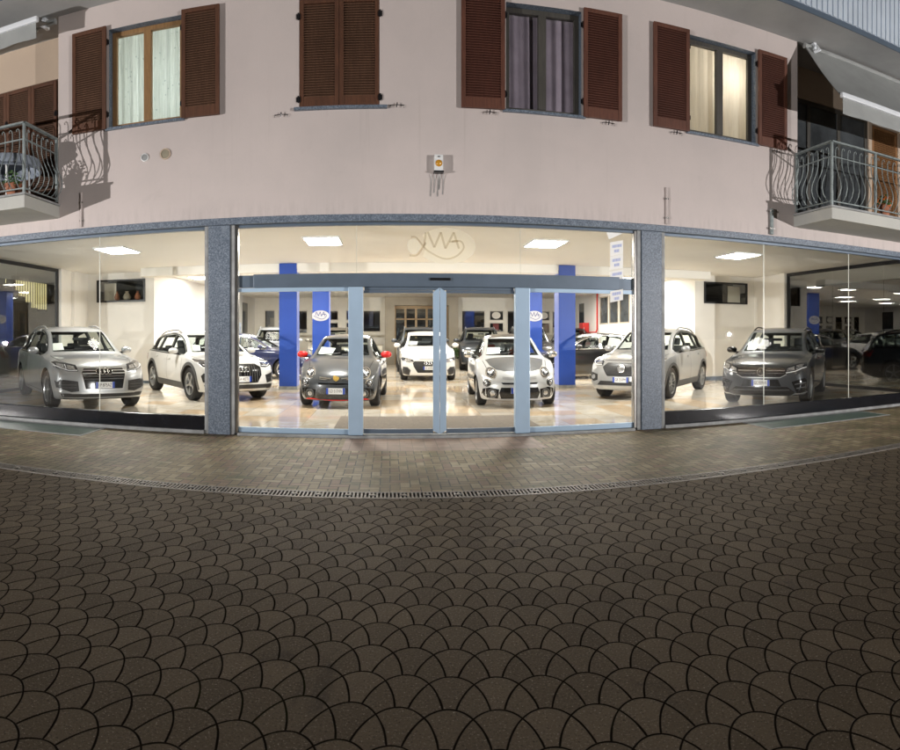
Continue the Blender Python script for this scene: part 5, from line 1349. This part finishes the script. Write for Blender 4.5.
# ------------------------------------------------------------------ the cars of the showroom
def suv(L, W, H, wb_, xf, rw, front, **k):
    d = dict(L=L, W=W, H=H, wb_=wb_, xf=xf, rw=rw, front=front,
        zc=[(0, .44 * H), (.02, .482 * H), (.07, .522 * H), (.25, .562 * H), (.6, .598 * H), (.255 * L, .645 * H), (.265 * L, .655 * H), (.425 * L, .935 * H), (.47 * L, .975 * H), (.56 * L, H), (.72 * L, .985 * H), (.86 * L, .94 * H), (.90 * L, .91 * H), (.965 * L, .67 * H), (.99 * L, .60 * H), (L, .54 * H)],
        zb=[(0, .40 * H), (.07, .47 * H), (.25, .52 * H), (.6, .565 * H), (.27 * L, .612 * H), (.6 * L, .635 * H), (.9 * L, .655 * H), (.97 * L, .60 * H), (L, .50 * H)],
        zl=[(0, .155 * H), (.12, .135 * H), (.4, .125 * H), (L - .5, .135 * H), (L, .22 * H)],
        wb=[(0, .84), (.06, .90), (.25, .955), (.7, .992), (1.2, 1), (.75 * L, 1), (.9 * L, .965), (L - .08, .89), (L, .84)],
        wr=[(0, .70), (.1, .74), (.25 * L, .82), (.27 * L, .81), (.42 * L, .695), (.6 * L, .675), (.85 * L, .645), (.9 * L, .64), (.975 * L, .74), (L, .7)],
        crown=[(0, .02), (.1, .035), (.25 * L, .05), (.27 * L, .05), (.42 * L, .06), (.8 * L, .06), (.9 * L, .05), (.97 * L, .06), (L, .03)],
        nose=[(0, .12), (.2, .05), (.34, .0), (.55, .01), (.75, .045), (.9, .09), (1.3, .16)],
        wind=(.268 * L, .425 * L), rear=(.905 * L, .962 * L), glass=(.27 * L, .93 * L), pillars=[.285 * L + 1.12 * L / 4.6, .285 * L + 2.05 * L / 4.6], doors=[.268 * L + .12, .285 * L + 1.12 * L / 4.6, .285 * L + 2.12 * L / 4.6], hoodx=.20)
    d.update(k); return d
def hatch(L, W, H, wb_, xf, rw, front, **k):
    d = dict(L=L, W=W, H=H, wb_=wb_, xf=xf, rw=rw, front=front,
        zc=[(0, .42 * H), (.02, .465 * H), (.08, .505 * H), (.25, .55 * H), (.55, .60 * H), (.26 * L, .66 * H), (.275 * L, .67 * H), (.45 * L, .925 * H), (.50 * L, .97 * H), (.58 * L, H), (.70 * L, .99 * H), (.86 * L, .935 * H), (.90 * L, .905 * H), (.972 * L, .67 * H), (.99 * L, .60 * H), (L, .53 * H)],
        zb=[(0, .38 * H), (.08, .45 * H), (.25, .51 * H), (.6, .565 * H), (.28 * L, .625 * H), (.6 * L, .645 * H), (.9 * L, .665 * H), (.97 * L, .60 * H), (L, .48 * H)],
        zl=[(0, .115 * H), (.12, .10 * H), (.4, .10 * H), (L - .5, .11 * H), (L, .20 * H)],
        wb=[(0, .84), (.06, .90), (.25, .955), (.7, .992), (1.1, 1), (.75 * L, 1), (.9 * L, .965), (L - .08, .89), (L, .84)],
        wr=[(0, .70), (.1, .74), (.25 * L, .82), (.28 * L, .81), (.44 * L, .685), (.6 * L, .665), (.85 * L, .63), (.9 * L, .62), (.975 * L, .74), (L, .7)],
        crown=[(0, .02), (.1, .035), (.25 * L, .045), (.28 * L, .05), (.44 * L, .055), (.8 * L, .055), (.9 * L, .05), (.97 * L, .05), (L, .03)],
        nose=[(0, .12), (.15, .05), (.30, .0), (.45, .01), (.62, .05), (.8, .10), (1.2, .16)],
        wind=(.278 * L, .445 * L), rear=(.905 * L, .965 * L), glass=(.28 * L, .93 * L), pillars=[.285 * L + 1.18 * L / 4.3, .285 * L + 2.02 * L / 4.3], doors=[.278 * L + .13, .285 * L + 1.18 * L / 4.3, .285 * L + 2.08 * L / 4.3], hoodx=.20)
    d.update(k); return d
def city(front, **k):
    L, H = 3.66, 1.45
    d = dict(L=L, W=1.64, H=H, wb_=2.30, xf=.74, rw=.295, front=front, bow=.34, rbow=.26,
        zc=[(0, .50), (.02, .60), (.07, .68), (.16, .745), (.35, .83), (.65, .915), (.86, .96), (.92, .975), (1.52, 1.33), (1.68, 1.395), (2.05, 1.445), (2.5, 1.425), (2.95, 1.36), (3.18, 1.28), (3.50, .96), (3.60, .86), (L, .72)],
        zb=[(0, .44), (.05, .56), (.16, .68), (.4, .79), (.9, .885), (1.6, .925), (2.6, .95), (3.3, .92), (3.55, .80), (L, .62)],
        zl=[(0, .15), (.1, .14), (.4, .15), (L - .5, .17), (L, .27)],
        wb=[(0, .80), (.06, .88), (.25, .95), (.6, .995), (1, 1), (2.7, 1), (3.2, .97), (3.55, .88), (L, .80)],
        wr=[(0, .66), (.1, .68), (.6, .76), (.9, .80), (.95, .79), (1.55, .66), (2.2, .635), (2.9, .60), (3.18, .59), (3.5, .70), (L, .66)],
        crown=[(0, .03), (.1, .06), (.5, .08), (.9, .06), (1.0, .055), (1.6, .065), (2.9, .07), (3.2, .06), (3.5, .06), (L, .04)],
        nose=[(0, .12), (.14, .06), (.28, .0), (.42, .0), (.58, .03), (.75, .09), (1.1, .17)],
        wind=(.925, 1.60), rear=(3.19, 3.47), glass=(.95, 3.25), pillars=[2.10], doors=[.98, 2.10], hoodx=.16, tw=.20, gap=.04, mirx=.36)
    d.update(k); return d

def rings(z, r=.048, g=.072, t=.0065): return [('ring', 'badge_ring', 'chrome', (g * (i - 1.5), z, r, t), .026, [], 's') for i in range(4)]
def hex_(pts): return pts + [(-y, z) for y, z in pts[::-1]]
# silver SUV
F_SILVER = [
    ('poly', 'grille_frame', 'satin', hex_([(.40, .815), (.455, .72), (.385, .395)]), .010, [
        ('poly', 'grille', 'gloss', hex_([(.375, .79), (.42, .72), (.355, .425)]), .018, [], 's'),
        ('strip', 'grille_bar', 'satin', [.014, (.40, .755), (.15, .755)], .024), ('strip', 'grille_bar', 'satin', [.014, (.41, .705), (.15, .705)], .024),
        ('strip', 'grille_bar', 'clad', [.012, (.39, .655), (-.39, .655)], .024, [], 's'), ('strip', 'grille_bar', 'clad', [.012, (.38, .605), (-.38, .605)], .024, [], 's'),
        ('strip', 'small_badge', 'chrome', [.014, (.30, .672), (.23, .672)], .027, [], 's')] + rings(.735), 's'),
    ('poly', 'headlight', 'lampdark', [(.475, .745), (.50, .86), (.80, .915), (.875, .90), (.875, .82), (.66, .745)], .006, [
        ('poly', 'lamp_unit', 'lamp', [(.53, .775), (.545, .835), (.655, .855), (.67, .785)], .011), ('poly', 'lamp_unit', 'lamp', [(.70, .79), (.70, .862), (.81, .885), (.82, .825)], .011),
        ('strip', 'light_strip', 'drl', [.012, (.49, .76), (.65, .76), (.78, .80), (.87, .85)], .015), ('strip', 'light_strip', 'drl', [.010, (.685, .78), (.685, .86)], .016)]),
    ('poly', 'side_intake', 'mesh', [(.49, .565), (.80, .60), (.88, .57), (.86, .45), (.62, .37), (.475, .385)], .004, [('strip', 'intake_fin', 'clad', [.012, (.52, .50), (.84, .50)], .012), ('strip', 'intake_fin', 'clad', [.012, (.52, .45), (.80, .45)], .012)]),
    ('poly', 'lower_grille', 'plastic', hex_([(.80, .345), (.74, .235)]), .006, [], 's'),
    ('strip', 'lip_trim', 'satin', [.030, (.87, .41), (.60, .352), (-.60, .352), (-.87, .41)], .010, [], 's'),
    ('plate', 'number_plate', 'plate', (.495, .36, .115), .045, [], 's')]
# white SUV with grey cladding
F_WHITE = [
    ('poly', 'grille_frame', 'plastic', hex_([(.34, .80), (.46, .735), (.47, .56), (.37, .405)]), .008, [
        ('poly', 'grille', 'gloss', hex_([(.33, .785), (.445, .725), (.455, .565), (.36, .42)]), .014, [], 's')] +
        [('strip', 'grille_bar', 'clad', [.012, (y, .775 if y < .34 else .70), (y, .43 if y < .36 else .55)], .020) for y in (.05, .11, .17, .23, .29, .35, .41)] + rings(.685), 's'),
    ('poly', 'headlight', 'lampdark', [(.475, .735), (.53, .855), (.80, .90), (.85, .86), (.80, .755), (.62, .72)], .006, [
        ('poly', 'lamp_unit', 'lamp', [(.56, .765), (.57, .83), (.70, .855), (.72, .78)], .011), ('strip', 'light_strip', 'drl', [.012, (.50, .755), (.64, .745), (.78, .785)], .015)]),
    ('poly', 'side_intake', 'plastic', [(.58, .56), (.80, .62), (.84, .56), (.82, .43), (.62, .39)], .004, [('strip', 'intake_fin', 'clad', [.012, (.62, .50), (.81, .50)], .012)]),
    ('poly', 'lower_grille', 'plastic', hex_([(.80, .37), (.74, .235)]), .006, [('strip', 'skid_strip', 'satin', [.035, (.60, .27), (-.60, .27)], .012, [], 's')], 's'),
    ('plate', 'number_plate', 'plate', (.49, .36, .115), .045, [], 's')]
def F_CITY(lip, low='mesh', moust='chrome'):
    return [
    ('circ', 'headlight', 'chrome', (.535, .672, .106), .006, [('dome', 'lamp_lens', 'lamp', (.535, .672, .088), .004), ('ring', 'lamp_ring', 'lampdark', (.535, .672, .068, .009), .032), ('circ', 'lamp_bulb', 'drl', (.535, .672, .034), .046)]),
    ('circ', 'lower_headlight', 'chrome', (.622, .487, .074), .006, [('dome', 'lamp_lens', 'lamp', (.622, .487, .060), .004), ('ring', 'lamp_ring', 'lampdark', (.622, .487, .044, .007), .026)]),
    ('strip', 'chrome_bar', moust, [.016, (.33, .598), (.10, .575)], .008), ('strip', 'chrome_bar', moust, [.013, (.33, .568), (.10, .553)], .008),
    ('poly', 'badge', 'badge', hex_([(.046, .632), (.058, .60), (.050, .555), (.0, .525)])[:-1], .016, [], 's'),
    ('poly', 'upper_slot', 'gloss', hex_([(.36, .495), (.33, .462)]), .004, [], 's'),
    ('poly', 'lower_grille', low, hex_([(.36, .40), (.40, .30), (.36, .185)]), .004, [], 's'),
    ('poly', 'side_intake', 'gloss', [(.40, .365), (.58, .40), (.70, .37), (.72, .27), (.62, .20), (.42, .185)], .004, [('ring', 'intake_ring', 'clad', (.52, .29, .075, .014), .012), ('circ', 'fog_lamp', 'lamp', (.52, .29, .05), .012)]),
    ('poly', 'splitter', lip, hex_([(.62, .175), (.60, .135)]), .014, [], 's'),
    ('plate', 'number_plate', 'plate', (.345, .36, .115), .040, [], 's')]
F_COMPACT = [
    ('poly', 'grille_frame', 'plastic', hex_([(.44, .615), (.50, .56), (.47, .45), (.35, .265)]), .008, [
        ('poly', 'grille', 'mesh', hex_([(.42, .60), (.48, .555), (.45, .455), (.335, .28)]), .013, [], 's')] + rings(.545, .046, .068), 's'),
    ('poly', 'headlight', 'lampdark', [(.46, .60), (.50, .665), (.80, .735), (.85, .70), (.80, .615), (.60, .575)], .006, [
        ('poly', 'lamp_unit', 'lamp', [(.54, .61), (.56, .66), (.72, .695), (.75, .63)], .011), ('strip', 'light_strip', 'drl', [.010, (.50, .605), (.62, .595), (.79, .63)], .015)]),
    ('poly', 'side_intake', 'clad', [(.56, .34), (.66, .44), (.80, .45), (.84, .38), (.80, .22), (.60, .19)], .005, [('poly', 'intake_mesh', 'plastic', [(.59, .34), (.67, .42), (.78, .43), (.81, .37), (.78, .24), (.62, .21)], .010)]),
    ('poly', 'lower_lip', 'plastic', hex_([(.76, .185), (.72, .135)]), .008, [], 's'),
    ('strip', 'upper_slot', 'seam', [.012, (.30, .672), (-.30, .672)], .003, [], 's'),
    ('plate', 'number_plate', 'plate', (.41, .36, .105), .040, [], 's')]
F_LIGHT = [
    ('poly', 'grille_frame', 'gloss', hex_([(.36, .81), (.47, .72), (.40, .60), (.34, .53)]), .008, [
        ('poly', 'grille', 'mesh', hex_([(.35, .80), (.45, .718), (.385, .605), (.33, .545)]), .014, [], 's'), ('circ', 'badge_disc', 'satin', (0, .685, .075), .020, [], 's'),
        ('ring', 'badge_ring', 'chrome', (0, .685, .080, .010), .028, [], 's'), ('strip', 'badge_letter', 'plastic', [.010, (.042, .66), (.042, .712), (.022, .675), (.004, .712), (.004, .66)], .026, [], 's'), ('strip', 'badge_letter', 'plastic', [.010, (-.044, .700), (-.020, .712), (-.012, .685), (-.020, .66), (-.044, .668), (-.044, .686), (-.030, .686)], .026, [], 's')], 's'),
    ('poly', 'headlight', 'lampdark', [(.47, .75), (.48, .84), (.70, .91), (.83, .90), (.84, .83), (.66, .755)], .006, [
        ('poly', 'lamp_unit', 'lamp', [(.51, .775), (.52, .83), (.66, .875), (.68, .79)], .011), ('strip', 'light_strip', 'drl', [.014, (.49, .76), (.66, .768), (.80, .84)], .015)]),
    ('poly', 'fog_recess', 'plastic', [(.60, .56), (.80, .61), (.82, .48), (.72, .40), (.60, .43)], .005, [('circ', 'fog_lamp', 'lamp', (.71, .50, .05), .012)]),
    ('poly', 'lower_grille', 'plastic', hex_([(.52, .42), (.60, .33)]), .006, [], 's'),
    ('poly', 'skid_plate', 'satin', hex_([(.66, .315), (.60, .235)]), .012, [], 's'),
    ('strip', 'bonnet_edge', 'seam', [.010, (.62, .875), (.3, .865), (-.3, .865), (-.62, .875)], .002, [], 's'),
    ('plate', 'number_plate', 'plate', (.455, .36, .115), .045, [], 's')]
F_DARK = [
    ('poly', 'grille', 'gloss', hex_([(.47, .765), (.50, .66), (.38, .59)]), .008, [
        ('strip', 'grille_bar', 'satin', [.012, (.47, .715), (.10, .715)], .014), ('strip', 'grille_bar', 'clad', [.010, (.46, .665), (.10, .665)], .014), ('strip', 'grille_bar', 'satin', [.014, (.50, .64), (.38, .582), (-.38, .582), (-.50, .64)], .014, [], 's'),
        ('ring', 'badge_ring', 'chrome', (0, .685, .070, .009), .026, [], 's'), ('strip', 'badge_letter', 'chrome', [.012, (.040, .735), (.018, .685), (.0, .722), (-.018, .685), (-.040, .735)], .026, [], 's'), ('strip', 'badge_letter', 'chrome', [.012, (.052, .705), (.024, .632), (.0, .684), (-.024, .632), (-.052, .705)], .026, [], 's')], 's'),
    ('poly', 'headlight', 'lampdark', [(.48, .665), (.475, .765), (.70, .845), (.85, .86), (.86, .77), (.66, .69)], .006, [
        ('poly', 'lamp_unit', 'lamp', [(.51, .70), (.51, .755), (.64, .80), (.65, .72)], .011), ('poly', 'lamp_unit', 'lamp', [(.68, .73), (.67, .81), (.80, .84), (.81, .765)], .011), ('strip', 'light_strip', 'drl', [.014, (.49, .672), (.66, .70), (.85, .78)], .015)]),
    ('poly', 'side_intake', 'gloss', [(.60, .50), (.84, .57), (.87, .52), (.86, .30), (.70, .27)], .005, [('strip', 'intake_fin', 'clad', [.016, (.66, .45), (.85, .48)], .014), ('strip', 'intake_fin', 'clad', [.016, (.69, .37), (.85, .40)], .014)]),
    ('poly', 'lower_grille', 'gloss', hex_([(.52, .40), (.66, .30), (.62, .25)]), .006, [('strip', 'grille_bar', 'clad', [.012, (.56, .34), (-.56, .34)], .012, [], 's')], 's'),
    ('strip', 'lip_trim', 'satin', [.016, (.86, .275), (.66, .265), (.58, .235), (-.58, .235), (-.66, .265), (-.86, .275)], .012, [], 's'),
    ('poly', 'plate_panel', 'gloss', hex_([(.34, .545), (.40, .41)]), .006, [], 's'),
    ('plate', 'number_plate', 'plate', (.48, .36, .115), .035, [], 's')]
F_PLAIN = [
    ('poly', 'grille', 'mesh', hex_([(.38, .72), (.42, .64), (.34, .46)]), .008, [('strip', 'grille_bar', 'satin', [.014, (.38, .66), (-.38, .66)], .014, [], 's')], 's'),
    ('poly', 'headlight', 'lamp', [(.46, .66), (.50, .745), (.82, .80), (.85, .74), (.64, .665)], .006),
    ('poly', 'lower_grille', 'plastic', hex_([(.70, .36), (.66, .23)]), .006, [], 's'),
    ('plate', 'number_plate', 'plate', (.44, .36, .115), .035, [], 's')]

def make(name, label, spec, cat, group, paint_m, fx, fy, hx, hy):
    c = Car(spec); r = c.build(name, label, cat, group, CM[paint_m]); place(r, c, fx, fy, hx, hy); return c, r
GF = 'cars along the showroom front'
c1, r1 = make('sport_utility_car', 'silver sport utility car with four ring grille beside the left glass wall', suv(4.66, 1.89, 1.62, 2.82, .86, .37, F_SILVER, rails=(2.2, 3.95), text='FP 875AZ', spokes=10, handle=None), 'car', GF, 'silver', -5.70, 2.06, .69, -.72)
c2, r2 = make('sport_utility_car', 'white sport utility car with grey arch cladding, cut by the left granite pillar', suv(4.42, 1.83, 1.545, 2.68, .86, .36, F_WHITE, rails=(2.1, 3.8), clad='clad', text='GA 482TL', spokes=5), 'car', GF, 'white', -3.62, 4.54, .63, -.775)
c3, r3 = make('city_car', 'slate grey hatchback with red mirrors and a red front lip', city(F_CITY('red'), mirror='red', text='GD 517HN', spokes=5, rimm='rimdark'), 'car', GF, 'grey', -1.0, 3.72, -.05, -1)
c4, r4 = make('city_car', 'pearl white hatchback with matt grey bonnet right of the sliding door', city(F_CITY('satin', 'gloss', 'lightgrey'), mirror='chrome', text='FX 306DK', spokes=5, seats='seatred'), 'car', GF, 'pearl', 2.54, 3.62, -.055, -1)
c5, r5 = make('compact_car', 'white compact car with black grille, alone in the middle behind the door stiles', hatch(4.03, 1.78, 1.56, 2.56, .80, .325, F_COMPACT, text='GE 640RB', spokes=5, handle=None), 'car', GF, 'white', 1.20, 11.0, .0, -1)
c6, r6 = make('sport_utility_car', 'light grey sport utility car with round badge, cut by the right granite pillar', suv(4.32, 1.81, 1.61, 2.585, .88, .345, F_LIGHT, rails=(2.05, 3.75), clad='clad', text='GB 251PM', spokes=10, rimm='rim'), 'car', GF, 'lightgrey', 5.48, 4.25, -.69, -.72)
c7, r7 = make('sport_utility_car', 'dark grey sport utility car with white sheet in its windscreen, beside the right glass wall', suv(4.50, 1.84, 1.60, 2.68, .88, .36, F_DARK, rails=(2.15, 3.85), railm='gloss', mirror='gloss', text='GC 939WS', spokes=5), 'car', GF, 'dgrey', 7.50, 1.86, -.715, -.70)
# grey bonnet and roof of the white hatchback
def panel_on(c, r, pts, m, name, off=.004):
    P = [tuple(p) for p in pts]; return build(c.patch(P, 'top', off, .008, .07), name, CM[m], r, smooth=.8)
OFF[r4.name] = (c4.cx, 0, 0); OFF[r7.name] = (c7.cx, 0, 0)
panel_on(c4, r4, [(.16, 0), (.20, .28), (.32, .44), (.55, .54), (.86, .60), (.885, .40), (.875, 0), (.885, -.40), (.86, -.60), (.55, -.54), (.32, -.44), (.20, -.28)], 'bonnet', 'bonnet')
panel_on(c4, r4, [(1.66, .44), (1.64, 0), (1.66, -.44), (2.9, -.40), (2.95, 0), (2.9, .40)], 'gloss', 'folding_roof', .006)
GB = 'cars in the rows behind'
c8, r8 = make('hatchback_car', 'navy blue hatchback seen from its side behind the front blue column', hatch(4.30, 1.80, 1.50, 2.63, .86, .33, F_PLAIN, text='GF 118ZC', spokes=5, wtrim='chrome'), 'car', GB, 'blue', -3.35, 11.6, 1, -.04)
c9 = c8
def again(root, car, label, paint_m, fx, fy, hx, hy, scale=1.0):
    o = copy_tree(root); o['label'] = label; place(o, car, fx, fy, hx, hy); src = None
    if scale != 1.0: o.scale = (scale,) * 3
    old = [m for m in bpy.data.objects[root.name].children if m.name.startswith('body')][0].data.materials[0]
    for ch in list(o.children):
        for part in [ch] + list(ch.children):
            if part.type == 'MESH' and part.data.materials and any(ms == old for ms in part.data.materials):
                part.data = part.data.copy()
                for i, ms in enumerate(part.data.materials):
                    if ms == old: part.data.materials[i] = CM[paint_m]
    return o
again(r8, c8, 'black hatchback seen from its side between the right blue column and the light grey car', 'black', 5.15, 11.0, -1, -.05)
g8, q8 = make('sport_utility_car', 'silver sport utility car with raised windscreen, behind the navy blue hatchback', suv(4.5, 1.84, 1.68, 2.68, .88, .35, F_PLAIN, rails=(2.15, 3.85), detail=False, text='FR 764MV'), 'car', GB, 'silver', -4.6, 15.3, .12, -1)
q8.scale = (1.06,) * 3
BACK = [('champagne sport utility car between the two left blue columns', 'taupe', -2.55, 17.6, .0, -1), ('dark grey sport utility car behind the white compact car', 'dgrey', 1.22, 15.6, .0, -1), ('dark grey sport utility car behind the grey bonnet hatchback', 'dgrey', 3.8, 16.6, -.08, -1),
        ('black sport utility car behind the right blue column, windscreen towards the door', 'black', 5.6, 15.4, -.12, -1), ('black sport utility car by the red hose box', 'black', 7.7, 17.2, -.35, -1)]
for lab, pm, fx, fy, hx, hy in BACK: again(q8, g8, lab, pm, fx, fy, hx, hy, 1.06)
for r, c, y, lab, rot in ((r1, c1, .58, 'white sheet behind the windscreen of the silver car', .1), (r2, c2, .55, 'white sheet behind the windscreen of the white car by the left pillar', -.1), (r3, c3, .38, 'white sheet behind the windscreen of the slate grey hatchback', -.15),
                     (r4, c4, .42, 'white sheet behind the windscreen of the grey bonnet hatchback', .05), (r5, c5, .47, 'white sheet behind the windscreen of the white compact', -.1), (r6, c6, .50, 'white sheet behind the windscreen of the light grey car', .1), (r7, c7, .56, 'white sheet behind the windscreen of the dark grey car', -.12)):
    price_sheet(r, c, y, lab, rot=rot)
